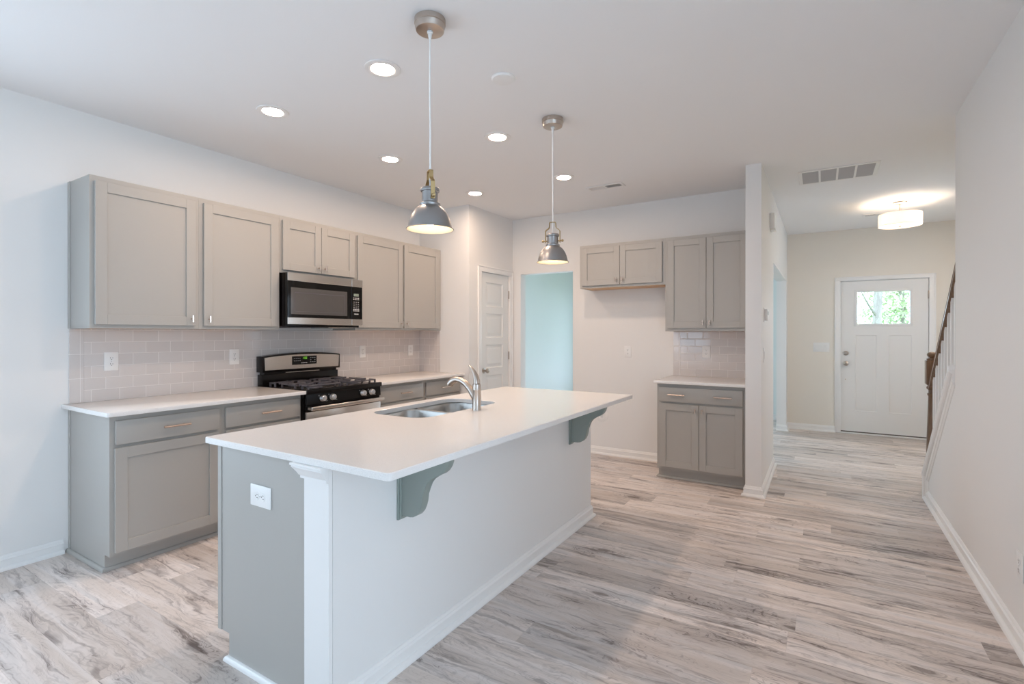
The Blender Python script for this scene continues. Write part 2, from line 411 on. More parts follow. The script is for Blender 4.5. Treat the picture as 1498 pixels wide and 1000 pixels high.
def tag(o, label, cat, group=None):
    o['label'] = label; o['category'] = cat
    if group: o['group'] = group
    return o
def thing(name, loc, label, cat, group=None):
    o = bpy.data.objects.new(name, None); COL.objects.link(o); o.location = loc; o.empty_display_size = 0.1
    return tag(o, label, cat, group)
def struct(o): o['kind'] = 'structure'; return o
def dup(o, loc, label, parent=None):
    """copy a thing with its parts and sub-parts"""
    c = o.copy(); COL.objects.link(c)
    if parent is None: c.location = loc; c['label'] = label
    else: c.parent = parent
    for ch in [k for k in bpy.data.objects if k.parent == o]: dup(ch, None, None, c)
    return c
def rrect(x0, x1, y0, y1, r, n=6):
    pts = []
    for cx, cy, a0 in ((x1 - r, y1 - r, 0), (x0 + r, y1 - r, 90), (x0 + r, y0 + r, 180), (x1 - r, y0 + r, 270)):
        for i in range(n + 1):
            a = math.radians(a0 + 90 * i / n); pts.append((cx + r * math.cos(a), cy + r * math.sin(a)))
    return pts

# ------------------------------------------------------------------ the setting
def wall(name, m, boxes):
    b = MB()
    for q in boxes: b.box(*q)
    return struct(b.build(name, m))
def wall_with_holes(name, m, axis, a0, a1, t0, t1, holes, z1=H):
    """axis 0: wall runs along x, thickness t in y; axis 1: runs along y"""
    b = MB()
    def add(p0, p1, q0, q1):
        if p1 - p0 < 1e-4 or q1 - q0 < 1e-4: return
        if axis == 0: b.box(p0, p1, t0, t1, q0, q1)
        else: b.box(t0, t1, p0, p1, q0, q1)
    cur = a0
    for h0, h1, k0, k1 in sorted(holes):
        add(cur, h0, 0, z1); add(h0, h1, 0, k0); add(h0, h1, k1, z1); cur = h1
    add(cur, a1, 0, z1)
    return struct(b.build(name, m))

OPEN_B = (-3.164, -2.461, 0.0, 2.075)
OPEN_H = (5.807, 7.933, 0.0, 2.075)
struct(MB().box(xL - T, xF + T, yR - T, yD + T, -0.1, 0).build('floor', 'floor'))
struct(MB().box(xL - T, xF + T, yR - T, yD + T, H, H + 0.1).build('ceiling', 'ceiling'))
wall_with_holes('wall_left', 'wall', 1, yR, yB + T, xL - T, xL, [ADDED_LEFT_WINDOW])
wall_with_holes('wall_dining_left', 'dining', 1, yB + T, yD + T, xL - T, xL, [ADDED_DINING_LEFT_WINDOW])
wall('wall_pantry_front', 'wall', [(xL, xP, yPf, yPf + T, 0, H)])
wall_with_holes('wall_pantry_side', 'wall', 1, yPf + T, yB, xP - T, xP, [(4.645, 5.285, 0, 2.07)])
wall_with_holes('wall_back', 'wall', 0, xL, xCl, yB, yB + T, [OPEN_B])
wall_with_holes('wall_hall', 'wall', 1, yC, yE, xCl, xCr, [OPEN_H])
wall_with_holes('wall_entry', 'hall_wall_warm', 0, xCl, xS, yE, yE + T, [(0.191, 1.162, 0, 2.075)])
wall('wall_dining_side', 'dining', [(xCl, xCr, yE + T, yD + T, 0, H)])
wall_with_holes('wall_dining_front', 'dining', 0, xL, xCl, yD, yD + T, [DINING_WINDOW])
wall('wall_right', 'wall', [(xR, xR + 0.12, yN, 4.272, 0, H), (xR + 0.12, xF, yN, yN + 0.12, 0, H)])
wall_with_holes('wall_stairwell', 'hall_wall_warm', 1, yN + 0.12, yE + T, xS, xS + T, [ADDED_STAIR_WINDOW])
wall_with_holes('wall_rear', 'wall', 0, xL - T, xF + T, yR - T, yR, REAR_WINDOWS)
wall_with_holes('wall_living_right', 'wall', 1, yR, yN + 0.12, xF, xF + T, ADDED_FAR_WINDOWS)

# frames of the unseen windows, most of them invented to let in daylight
def window_frame(idx, axis, a0, a1, z0, z1, t):
    def f(a, b, c): return (a, t + b, c) if axis == 0 else (t + b, a, c)
    w = MB(f)
    for q in ((a0, a0 + 0.05, z0, z1), (a1 - 0.05, a1, z0, z1), (a0, a1, z0, z0 + 0.05), (a0, a1, z1 - 0.05, z1),
              (a0, a1, (z0 + z1) / 2 - 0.02, (z0 + z1) / 2 + 0.02), ((a0 + a1) / 2 - 0.02, (a0 + a1) / 2 + 0.02, z0, z1)):
        w.box(q[0], q[1], -0.02, 0.02, q[2], q[3])
    return struct(w.build('window_%d' % idx, 'trim'))
for i, q in enumerate(REAR_WINDOWS): window_frame(i + 1, 0, *q, yR - 0.05)
window_frame(3, 1, *ADDED_LEFT_WINDOW, xL - 0.05)
window_frame(4, 0, *DINING_WINDOW, yD + 0.05)
for i, q in enumerate(ADDED_FAR_WINDOWS): window_frame(5 + i, 1, *q, xF + 0.05)
window_frame(8, 1, *ADDED_STAIR_WINDOW, xS + 0.05)
window_frame(7, 1, *ADDED_DINING_LEFT_WINDOW, xL - 0.05)

# sloped knee wall under the stair rail
SL = 0.903
def zcap(y): return 0.207 + (5.312 - y) * SL
kn = MB(); kn.prism([(xR, 4.272, 0), (xR, 5.285, 0), (xR, 5.285, zcap(5.285) - 0.025), (xR, 4.272, zcap(4.272) - 0.025)], (0.12, 0, 0))
struct(kn.build('wall_stair', 'wall'))
cp = MB(); cp.prism([(0.695, 5.312, zcap(5.312)), (0.695, 4.273, zcap(4.273)), (0.695, 4.273, zcap(4.273) - 0.026), (0.695, 5.312, zcap(5.312) - 0.026)], (0.185, 0, 0), 0.003)
struct(cp.build('trim_1', 'trim'))

BB = [(0, 0), (0.031, 0), (0.031, 0.007), (0.027, 0.015), (0.019, 0.021), (0.0135, 0.0225), (0.0135, 0.056), (0.0150, 0.0575), (0.0150, 0.061), (0.0085, 0.069), (0.0085, 0.073), (0.004, 0.082), (0.0, 0.084)]
SHOE = [(0, 0), (0.017, 0), (0.017, 0.008), (0.013, 0.016), (0.006, 0.020), (0, 0.020)]
def baseboard(name, path, side):
    return struct(MB().sweep_floor(path, BB, side).build(name, 'trim', sharp=20))
baseboard('baseboard_left', [(xL, yR), (xL, 1.2)], -1)
baseboard('baseboard_back', [(OPEN_B[1], yB + T), (OPEN_B[1], yB), (-1.325, yB)], -1)
baseboard('baseboard_hall', [(xCl, yC + 0.07), (xCl, yC), (xCr, yC), (xCr, OPEN_H[0]), (xCl, OPEN_H[0])], -1)
baseboard('baseboard_entry', [(xCl, OPEN_H[1]), (xCr, OPEN_H[1]), (xCr, yE), (0.146, yE)], -1)
baseboard('baseboard_dining', [(xL, yB + T + 0.05), (xL, yD), (xCl, yD)], -1)
# right wall: the base turns up the end of the wall and climbs under the cap
def inset_sweep(b, path, prof, x0):
    P = [Vector((0, p[0], p[1])) for p in path]; n = len(P); nr = []
    for i in range(n - 1):
        d = (P[i + 1] - P[i]).normalized(); nr.append(Vector((0, -d.z, d.y)))
    rings = []
    for i in range(n):
        if i == 0: m = nr[0]
        elif i == n - 1: m = Vector((0, 0, -1)) / abs(nr[-1].z)
        else:
            m = (nr[i - 1] + nr[i]).normalized(); m = m / m.dot(nr[i])
        rings.append([(x0 - o, P[i].y + m.y * z, P[i].z + m.z * z) for o, z in prof])
    b.loft(rings, smooth=False)
br = MB(); inset_sweep(br, [(yN, 0), (5.30, 0), (5.30, zcap(5.30) - 0.026), (4.273, zcap(4.273) - 0.026)], BB, xR)
struct(br.build('baseboard_right', 'trim', sharp=20))

# ------------------------------------------------------------------ pantry door
def door_panels(b, f_v, stile_u, panels, thick, molding=0.028, raised=0.006):
    """front skin of a panelled door: f_v(u, depth, z); depth 0 = face, positive = into the door"""
    pass
d1 = struct(MB().box(xP - T + 0.002, xP, 4.6451, 4.667, 0, 2.069).box(xP - T + 0.002, xP, 5.263, 5.2849, 0, 2.069).box(xP - T + 0.002, xP, 4.667, 5.263, 2.05, 2.069).build('door_1', 'trim'))
def slab_with_panels(f, u0, u1, z0, z1, th, panels, rec, mold, mname, name, parent, field=0.0):
    """door leaf at depth 0..-th (b axis), face at b=0, with recessed panels (u0,u1,z0,z1)"""
    b = MB(f)
    us = sorted({u0, u1} | {p[0] for p in panels} | {p[1] for p in panels}); zs = sorted({z0, z1} | {p[2] for p in panels} | {p[3] for p in panels})
    for i in range(len(us) - 1):
        for j in range(len(zs) - 1):
            cu, cz = (us[i] + us[i + 1]) / 2, (zs[j] + zs[j + 1]) / 2
            if any(p[0] < cu < p[1] and p[2] < cz < p[3] for p in panels): continue
            b.face([b.bm.verts.new(f(*q)) for q in ((us[i], 0, zs[j]), (us[i + 1], 0, zs[j]), (us[i + 1], 0, zs[j + 1]), (us[i], 0, zs[j + 1]))])
    for p in panels:
        def R(ins, d): return [(p[0] + ins, d, p[2] + ins), (p[1] - ins, d, p[2] + ins), (p[1] - ins, d, p[3] - ins), (p[0] + ins, d, p[3] - ins)]
        rings = [R(0, 0), R(mold * 0.25, -rec * 0.9), R(mold * 0.5, -rec)]
        if field: rings += [R(mold, -rec), R(mold * 1.7, -rec + field)]
        b.loft(rings, False, True, smooth=False)
    o = [(u0, 0, z0), (u1, 0, z0), (u1, 0, z1), (u0, 0, z1)]
    b.loft([o, [(q[0], -th, q[2]) for q in o]], False, True, smooth=False)
    return b.build(name, mname, parent, sharp=1)
fp = lambda u, b, z: (xP + b - 0.012, u, z)
pp = [(4.778, 5.137, a, c) for a, c in ((1.66, 1.939), (1.303, 1.580), (0.948, 1.222), (0.590, 0.864), (0.235, 0.508))]
leaf = slab_with_panels(fp, 4.670, 5.260, 0.012, 2.047, 0.035, pp, 0.011, 0.03, 'door', 'door_leaf', d1, 0.005)
cs = MB()
CAS = 0.066
for q in ((4.600, 4.666, 0, 2.113), (5.264, 5.330, 0, 2.113)):
    cs.box(xP, xP + 0.012, q[0], q[1], q[2], q[3] - CAS + 0.066, 0.003)
cs.box(xP, xP + 0.0125, 4.600, 5.330, 2.050, 2.116, 0.003)
cs.box(xP, xP + 0.018, 4.597, 4.612, 0, 2.118, 0.003).box(xP, xP + 0.018, 5.318, 5.333, 0, 2.118, 0.003).box(xP, xP + 0.018, 4.597, 5.333, 2.103, 2.120, 0.003)
cs.build('door_casing', 'trim', d1)
for z in (1.823, 1.081, 0.28):
    MB().box(xP - 0.010, xP + 0.004, 5.256, 5.270, z - 0.048, z + 0.048, 0.002).build('hinge', 'nickel', d1)
def knob_x(c, parent, ax='x', s=1, r=0.027):
    k = MB().lathe([(0.001, 0.0), (0.032, 0.0), (0.032, s * 0.006), (0.014, s * 0.010), (0.011, s * 0.030), (0.020, s * 0.036), (r, s * 0.048), (r * 0.95, s * 0.060), (0.015, s * 0.068), (0.001, s * 0.069)], c, 24, ax)
    return k.build('door_knob', 'nickel', parent)
knob_x((xP - 0.012, 4.736, 0.926), d1)

# ------------------------------------------------------------------ front door
d2 = struct(MB().box(0.192, 0.208, yE, yE + T, 0.0, 2.074).box(1.146, 1.161, yE, yE + T, 0, 2.074).box(0.208, 1.146, yE, yE + T, 2.056, 2.074).box(0.208, 0.224, yE + 0.060, yE + 0.075, 0.0, 2.056).box(1.130, 1.146, yE + 0.060, yE + 0.075, 0.0, 2.056).box(0.224, 1.130, yE + 0.060, yE + 0.075, 2.036, 2.056).build('door_2', 'trim'))  # stop boxes added behind the leaf to block daylight at its gaps
fd = lambda u, b, z: (u, yE + 0.010 - b, z)
def front_leaf():
    b = MB(fd)
    u0, u1, z0, z1 = 0.212, 1.142, 0.032, 2.051
    hole = (0.395, 0.958, 1.478, 1.902)
    pans = [(0.377, 0.608, 0.310, 1.326), (0.739, 0.972, 0.310, 1.326)]
    us = sorted({u0, u1, hole[0], hole[1], *[p[0] for p in pans], *[p[1] for p in pans]}); zs = sorted({z0, z1, hole[2], hole[3], 0.310, 1.326})
    for i in range(len(us) - 1):
        for j in range(len(zs) - 1):
            cu, cz = (us[i] + us[i + 1]) / 2, (zs[j] + zs[j + 1]) / 2
            inh = hole[0] < cu < hole[1] and hole[2] < cz < hole[3]
            if inh: continue
            for d in (0.0, -0.044):
                if d == 0.0 and any(p[0] < cu < p[1] and p[2] < cz < p[3] for p in pans): continue
                b.face([b.bm.verts.new(fd(*q)) for q in ((us[i], d, zs[j]), (us[i + 1], d, zs[j]), (us[i + 1], d, zs[j + 1]), (us[i], d, zs[j + 1]))])
    def R(q, ins, d): return [(q[0] + ins, d, q[2] + ins), (q[1] - ins, d, q[2] + ins), (q[1] - ins, d, q[3] - ins), (q[0] + ins, d, q[3] - ins)]
    for p in pans: b.loft([R(p, 0, 0), R(p, 0.004, -0.009)], False, True, smooth=False)
    b.loft([R(hole, 0, 0), R(hole, 0, -0.044)], False, False, smooth=False)
    b.loft([R((u0, u1, z0, z1), 0, 0), R((u0, u1, z0, z1), 0, -0.044)], False, False, smooth=False)
    return b.build('door_leaf', 'door', d2, sharp=1)
front_leaf()
wf = MB(fd)
for q in ((0.365, 0.395, 1.447, 1.932), (0.958, 0.989, 1.447, 1.932), (0.395, 0.958, 1.447, 1.478), (0.395, 0.958, 1.902, 1.932)):
    wf.box(q[0], q[1], 0, 0.010, q[2], q[3], 0.003)
wfo = wf.build('window_frame', 'door', d2)
MB(fd).box(0.3945, 0.9585, -0.026, -0.020, 1.4775, 1.9025).build('window_pane', 'pane', d2)
dc = MB(fd)
for q in ((0.144, 0.206, 0, 2.104), (1.148, 1.210, 0, 2.104)):
    dc.box(q[0], q[1], 0.010, 0.023, q[2], q[3], 0.003)
dc.box(0.144, 1.210, 0.010, 0.0235, 2.060, 2.104, 0.003)
dc.box(0.140, 0.154, 0.010, 0.028, 0, 2.112, 0.003).box(1.200, 1.214, 0.010, 0.028, 0, 2.112, 0.003).box(0.140, 1.214, 0.010, 0.028, 2.098, 2.112, 0.003)
dc.build('door_casing', 'trim', d2)
knob_x((0.269, yE + 0.010, 0.944), d2, 'y', -1, 0.030)
MB().lathe([(0.001, 0), (0.031, 0), (0.029, -0.010), (0.022, -0.014), (0.018, -0.020), (0.001, -0.021)], (0.269, yE + 0.010, 1.083), 24, 'y').build('deadbolt', 'nickel', d2)
MB().lathe([(0.001, 0), (0.006, 0), (0.005, -0.004), (0.001, -0.004)], (0.265, yE + 0.010, 0.730), 12, 'y').build('hole_dot', 'brass', d2)  # brown dot stands in for a small hole in the leaf
for z in (1.842, 1.06, 0.30):
    MB().box(1.136, 1.152, yE - 0.002, yE + 0.009, z - 0.05, z + 0.05, 0.002).build('hinge', 'nickel', d2)
MB().box(0.192, 1.161, yE - 0.02, yE + T, 0.0, 0.016, 0.004).build('threshold', 'trim', d2)
MB().box(0.212, 1.142, yE + 0.016, yE + 0.05, 0.0165, 0.0315).build('door_gap_shade', 'slot', d2)  # dark strip painted as the shaded gap under the door

# ------------------------------------------------------------------ cabinets
def bar_pull(f, u, v, z, parent, length, horizontal=True, r=0.0064):
    b = MB(f); h = length / 2; so = 0.028
    if horizontal:
        b.tube([(u - h, v + so, z), (u + h, v + so, z)], r, 10)
        for k in (-1, 1): b.tube([(u + k * h * 0.62, v, z), (u + k * h * 0.62, v + so, z)], r * 0.8, 8)
    else:
        b.tube([(u, v + so, z - h), (u, v + so, z + h)], r, 10); b.tube([(u, v, z), (u, v + so, z)], r * 0.8, 8)
    return b.build('bar_pull' if horizontal else 'door_pull', 'bronze', parent)
def shaker(f, u0, u1, z0, z1, v, parent, name='door', st=0.060, rec=0.009, th=0.019):
    b = MB(f); bv = 0.0012
    b.box(u0, u0 + st, v, v + th, z0, z1, bv, 1).box(u1 - st, u1, v, v + th, z0, z1, bv, 1)
    b.box(u0 + st, u1 - st, v, v + th, z0, z0 + st, bv, 1).box(u0 + st, u1 - st, v, v + th, z1 - st, z1, bv, 1)
    b.box(u0 + st - 0.002, u1 - st + 0.002, v, v + th - rec, z0 + st - 0.002, z1 - st + 0.002)
    return b.build(name, 'cab', parent)
def slab(f, u0, u1, z0, z1, v, parent, name='drawer', th=0.019):
    return MB(f).box(u0, u1, v, v + th, z0, z1, 0.0025, 2).build(name, 'cab', parent)

G = 0.0004
def wall_cabinet(f, u0, u1, z0, z1, dep, label, doors, group=None, scribe=False, name='wall_cabinet'):
    t = thing(name, f((u0 + u1) / 2, dep / 2, z0), label, 'cabinet', group)
    b = MB(f); u0 += G; u1 -= G; v0 = 0.0005
    b.box(u0, u1, v0, dep - 0.001, z0 + 0.014, z1)
    b.box(u0, u0 + 0.014, v0, dep - 0.001, z0, z0 + 0.015).box(u1 - 0.014, u1, v0, dep - 0.001, z0, z0 + 0.015)
    b.build('carcass', 'cab', t)
    MB(f).box(u0, u1, dep - 0.001, dep, z0, z1).box(u0 + 0.0142, u1 - 0.0142, dep - 0.018, dep - 0.001, z0, z0 + 0.0139).build('face_frame', 'cab', t)
    MB(f).box(u0 + 0.0145, u1 - 0.0145, v0, dep - 0.019, z0 + 0.001, z0 + 0.0135).build('underside_panel', 'raw', t)
    if scribe: MB(f).box(u0 - 0.005, u0, v0, 0.034, z0, z1, 0.001, 1).build('scribe_strip', 'cab', t)
    for (a, c, d, e, hu, hz) in doors:
        dr = shaker(f, a, c, d, e, dep, t)
        bar_pull(f, hu, dep + 0.019, hz, dr, 0.046, False)
    return t
UD = 0.3143; UT = 2.2889; UB = 1.3812
DT, DB = 2.257, 1.405
wall_cabinet(FL, 1.2273, 1.839, UB, UT, UD, 'greige wall cabinet at the exposed end of the long run, above the first outlet', [(1.250, 1.812, DB, DT, 1.782, DB + 0.045)], 'wall cabinets over the long counter', True)
wall_cabinet(FL, 1.839, 2.447, UB, UT, UD, 'greige wall cabinet directly left of the microwave', [(1.866, 2.427, DB, DT, 1.896, DB + 0.045)], 'wall cabinets over the long counter')
wall_cabinet(FL, 2.447, 3.211, 1.8375, UT, UD, 'short greige two-door wall cabinet sitting on the microwave', [(2.469, 2.829, 1.860, DT, 2.800, 1.905), (2.833, 3.192, 1.860, DT, 2.862, 1.905)])
wall_cabinet(FL, 3.211, 3.828, UB, UT, UD, 'greige wall cabinet directly right of the microwave', [(3.231, 3.815, DB, DT, 3.786, DB + 0.045)], 'wall cabinets over the long counter')
wall_cabinet(FL, 3.828, 4.4345, UB, UT, UD, 'greige wall cabinet ending the long run against the pantry corner wall', [(3.839, 4.389, DB, DT, 3.869, DB + 0.045)], 'wall cabinets over the long counter')
FD = 0.3179
wall_cabinet(FB, -2.2313, -1.319, 1.8331, UT, FD, 'short two-door grey cabinet above the empty refrigerator space, raw wood underneath', [(-2.201, -1.7835, 1.857, DT, -1.815, 1.905), (-1.7795, -1.349, 1.857, DT, -1.748, 1.905)])
wall_cabinet(FB, -1.319, xCl - 0.001, 1.3715, UT, FD, 'tall two-door grey wall cabinet beside the hall partition, above the small counter', [(-1.293, -0.9365, 1.402, DT, -0.965, 1.452), (-0.9325, -0.580, 1.402, DT, -0.904, 1.452)])

def base_cabinet(f, u0, u1, dep, label, drawers, doors, group=None, scribe=False, shoe=None, toe=0.52, toe_h=0.094, z1=0.8885):
    t = thing('base_cabinet', f((u0 + u1) / 2, dep / 2, 0), label, 'cabinet', group)
    u0 += G; u1 -= G
    b = MB(f); v0 = 0.0005
    b.prism([(u0, v0, 0.0005), (u0, toe, 0.0005), (u0, toe, toe_h), (u0, dep - 0.001, toe_h), (u0, dep - 0.001, z1), (u0, v0, z1)], (u1 - u0, 0, 0))
    b.build('carcass', 'cab', t)
    MB(f).box(u0, u1, dep - 0.001, dep, toe_h, z1).build('face_frame', 'cab', t)
    if scribe: MB(f).box(u0 - 0.004, u0, v0, 0.030, 0.020, z1, 0.001, 1).build('scribe_strip', 'cab', t)
    for (a, c, d, e, pulls) in drawers:
        dr = slab(f, a, c, d, e, dep, t)
        for hu in pulls: bar_pull(f, hu, dep + 0.019, (d + e) / 2, dr, 0.150)
    for (a, c, d, e, hu, hz) in doors:
        dr = shaker(f, a, c, d, e, dep, t)
        bar_pull(f, hu, dep + 0.019, hz, dr, 0.040, False)
    if shoe:
        P = [f(*q, 0) for q in shoe[0]]
        MB().sweep_floor([(p[0], p[1]) for p in P], SHOE, shoe[1], 0.0005).build('shoe_moulding', 'cab', t)
    return t
BD = 0.5828
base_cabinet(FL, 1.2273, 1.848, BD, 'greige base cabinet at the exposed end of the long counter, one wide door showing', [(1.252, 1.826, 0.721, 0.857, [1.560])], [(1.249, 1.823, 0.112, 0.703, 1.790, 0.655)], 'base cabinets under the long counter', True, ([(1.2269, 0.001), (1.2269, 0.52), (1.848, 0.52)], -1))
base_cabinet(FL, 1.848, 2.4455, BD, 'greige base cabinet directly left of the range', [(1.868, 2.430, 0.721, 0.857, [2.181])], [(1.868, 2.430, 0.112, 0.703, 1.900, 0.655)], 'base cabinets under the long counter', False, ([(1.849, 0.52), (2.4445, 0.52)], -1))
base_cabinet(FL, 3.2105, 3.844, BD, 'greige base cabinet directly right of the range', [(3.236, 3.820, 0.721, 0.857, [3.560])], [(3.236, 3.820, 0.112, 0.703, 3.790, 0.655)], 'base cabinets under the long counter', False, ([(3.2115, 0.52), (3.843, 0.52)], -1))
base_cabinet(FL, 3.844, 4.4345, BD, 'greige base cabinet in the corner by the pantry wall, behind the faucet', [(3.868, 4.420, 0.721, 0.857, [4.156])], [(3.868, 4.420, 0.112, 0.703, 3.900, 0.655)], 'base cabinets under the long counter', False, ([(3.845, 0.52), (4.434, 0.52)], -1))
base_cabinet(FB, -1.3205, xCl - 0.001, 0.600, 'two-door grey base cabinet with one double-pull drawer beside the hall partition', [(-1.298, -0.584, 0.722, 0.855, [-1.140, -0.740])],
             [(-1.296, -0.9465, 0.118, 0.703, -0.975, 0.655), (-0.9425, -0.584, 0.118, 0.703, -0.913, 0.655)], None, False, ([(-1.3205, 0.05), (-1.3205, 0.545), (xCl - 0.002, 0.545)], -1), 0.545)

# ------------------------------------------------------------------ countertops
def countertop(poly, label, z0=0.889, z1=0.9142, hole=None, name='countertop'):
    cx = sum(p[0] for p in poly) / len(poly); cy = sum(p[1] for p in poly) / len(poly)
    b = MB()
    if hole is None:
        b.prism([(p[0], p[1], z0) for p in poly], (0, 0, z1 - z0), 0.003, 2)
    else:
        e = 0.003
        def ins(P, d):
            x0, x1 = min(p[0] for p in P), max(p[0] for p in P); y0, y1 = min(p[1] for p in P), max(p[1] for p in P)
            mx, my = (x0 + x1) / 2, (y0 + y1) / 2
            return [(p[0] + (d if p[0] < mx else -d), p[1] + (d if p[1] < my else -d)) for p in P]
        rings = [[(p[0], p[1], z0) for p in poly], [(p[0], p[1], z1 - e) for p in poly], [(p[0], p[1], z1) for p in ins(poly, e)]]
        ro = [b.ring(r) for r in rings]; n = len(poly)
        for k in range(2):
            for i in range(n): b.face([ro[k][i], ro[k][(i + 1) % n], ro[k + 1][(i + 1) % n], ro[k + 1][i]])
        ri = [b.ring([(p[0], p[1], z0) for p in hole]), b.ring([(p[0], p[1], z1 - 0.0015) for p in hole]), b.ring([(p[0], p[1], z1) for p in ins(hole, -0.0015)])]
        m = len(hole)
        for k in range(2):
            for i in range(m): b.face([ri[k][i], ri[k][(i + 1) % m], ri[k + 1][(i + 1) % m], ri[k + 1][i]])
        for k, q in ((0, 0), (2, 2)):
            es = []
            for loop in (ro[k], ri[q]):
                for i in range(len(loop)):
                    a, c = loop[i], loop[(i + 1) % len(loop)]
                    es.append(b.bm.edges.get((a, c)) or b.bm.edges.new((a, c)))
            bmesh.ops.triangle_fill(b.bm, edges=es, use_beauty=True)
    o = b.build(name, 'quartz', None, 30)
    return tag(o, label, 'countertop')
def rpoly(x0, x1, y0, y1, r):
    """r: radii for corners (x0y0, x1y0, x1y1, x0y1)"""
    pts = []
    for (cx, cy, sx, sy, rr, a0) in ((x0, y0, 1, 1, r[0], 180), (x1, y0, -1, 1, r[1], 270), (x1, y1, -1, -1, r[2], 0), (x0, y1, 1, -1, r[3], 90)):
        if rr < 1e-4: pts.append((cx, cy)); continue
        for i in range(6):
            a = math.radians(a0 + 18 * i); pts.append((cx + sx * rr + rr * math.cos(a), cy + sy * rr + rr * math.sin(a)))
    return pts
CX = -3.3377
countertop(rpoly(xL + 0.001, CX, 1.1914, 2.4445, (0, 0.018, 0, 0)), 'white speckled quartz countertop left of the range, above the exposed base cabinet end')
countertop(rpoly(xL + 0.001, CX, 3.2115, yPf - 0.001, (0, 0, 0, 0)), 'white speckled quartz countertop right of the range, running to the pantry corner')
countertop(rpoly(-1.340, xCl - 0.001, 4.6885, yB - 0.001, (0.006, 0, 0, 0)), 'short white quartz countertop on the base cabinet by the hall partition')
SX0, SX1, SY0, SY1 = -2.148, -1.748, 1.955, 2.705
HOLE = rrect(SX0, SX1, SY0, SY1, 0.10, 7)
IX0, IX1, IY0, IY1 = -2.2309, -1.1524, 1.1393, 3.5165
countertop(rpoly(IX0, IX1, IY0, IY1, (0.008, 0.016, 0.008, 0.008)), 'large white quartz island top with the sink cut into it', hole=HOLE, name='island_countertop')

# ------------------------------------------------------------------ island base
isl = thing('kitchen_island', (-1.82, 2.33, 0), 'kitchen island base with grey end panel and white drywall back, under the big top', 'kitchen island')
PY = 1.165; WX = -1.4618; PX = -1.596; PYF = 3.488; ZT = 0.8885
b = MB(); b.prism([(-2.168, PY, 0.111), (-2.168, PY, ZT), (PX, PY, ZT), (PX, PY, 0.0005), (-2.091, PY, 0.0005), (-2.091, PY, 0.111)], (0, 0.018, 0)); b.build('end_panel', 'cab', isl)
b = MB(); b.prism([(-2.168, PYF - 0.018, 0.111), (-2.168, PYF - 0.018, ZT), (PX, PYF - 0.018, ZT), (PX, PYF - 0.018, 0.0005), (-2.091, PYF - 0.018, 0.0005), (-2.091, PYF - 0.018, 0.111)], (0, 0.018, 0)); b.build('end_panel', 'cab', isl)
MB().box(-2.170, -2.144, PY - 0.004, PY, 0.111, ZT, 0.001, 1).build('edge_stile', 'cab', isl)
MB().box(-2.168, -2.150, PY + 0.0185, PYF - 0.0185, 0.111, ZT).build('face_frame', 'cab', isl)
MB().box(-2.091, -2.075, PY + 0.0185, PYF - 0.0185, 0.0005, 0.111).build('toe_board', 'cab', isl)
MB().box(-2.149, PX - 0.001, PY + 0.0185, PYF - 0.0185, 0.112, 0.126).build('cabinet_floor', 'raw', isl)
fisl = lambda u, v, z: (-2.168 - v, u, z)
for a, c in ((1.20, 1.75), (1.78, 2.32), (2.34, 2.88), (2.91, 3.45)):
    dr = shaker(fisl, a, c, 0.13, 0.86, 0.0, isl); bar_pull(fisl, c - 0.03, 0.019, 0.80, dr, 0.04, False)
MB().box(PX + 0.0005, WX, PY + 0.012, PYF, 0.0005, ZT).build('back_wall', 'wall', isl)
MB().box(PX, WX, PY - 0.006, PY + 0.0115, 0.0005, ZT, 0.0015, 1).build('end_post', 'trim', isl)
CROWN = [(0, 0), (0.009, 0), (0.009, 0.009), (0.013, 0.012), (0.018, 0.022), (0.027, 0.036), (0.031, 0.041), (0.031, 0.046), (0.035, 0.049), (0.035, 0.056), (0, 0.056)]
MB().sweep_floor([(PX, PY + 0.0), (PX, PY - 0.006), (WX, PY - 0.006)], CROWN, -1, 0.8322).build('crown_moulding', 'trim', isl)
MB().sweep_floor([(WX, PY - 0.005), (WX, PYF), (PX, PYF)], BB, -1, 0.0005).build('baseboard', 'trim', isl, 20)
MB().sweep_floor([(-2.091, PY + 0.01), (-2.091, PY), (PX, PY)], SHOE, -1, 0.0005).build('shoe_moulding', 'trim', isl)
CORB = [(0.010, 0.8875), (0.258, 0.8875), (0.257, 0.862), (0.250, 0.843), (0.238, 0.826), (0.220, 0.812), (0.200, 0.803), (0.180, 0.795), (0.162, 0.783), (0.147, 0.765), (0.136, 0.742), (0.129, 0.715), (0.126, 0.690), (0.121, 0.668), (0.111, 0.648), (0.096, 0.632), (0.078, 0.622), (0.060, 0.6185), (0.010, 0.6185)]
for yc in (1.5175, 3.135):
    c = MB(); c.prism([(WX + v, yc - 0.019, z) for v, z in CORB], (0, 0.038, 0), 0.003, 2); co = c.build('corbel', 'corbel', isl)
    p = MB(); p.box(WX + 0.0002, WX + 0.011, yc - 0.030, yc + 0.030, 0.600, 0.8875, 0.002, 1)
    p.box(WX + 0.011, WX + 0.017, yc - 0.024, yc + 0.024, 0.608, 0.8875, 0.002, 1)
    p.build('backplate', 'corbel', co)

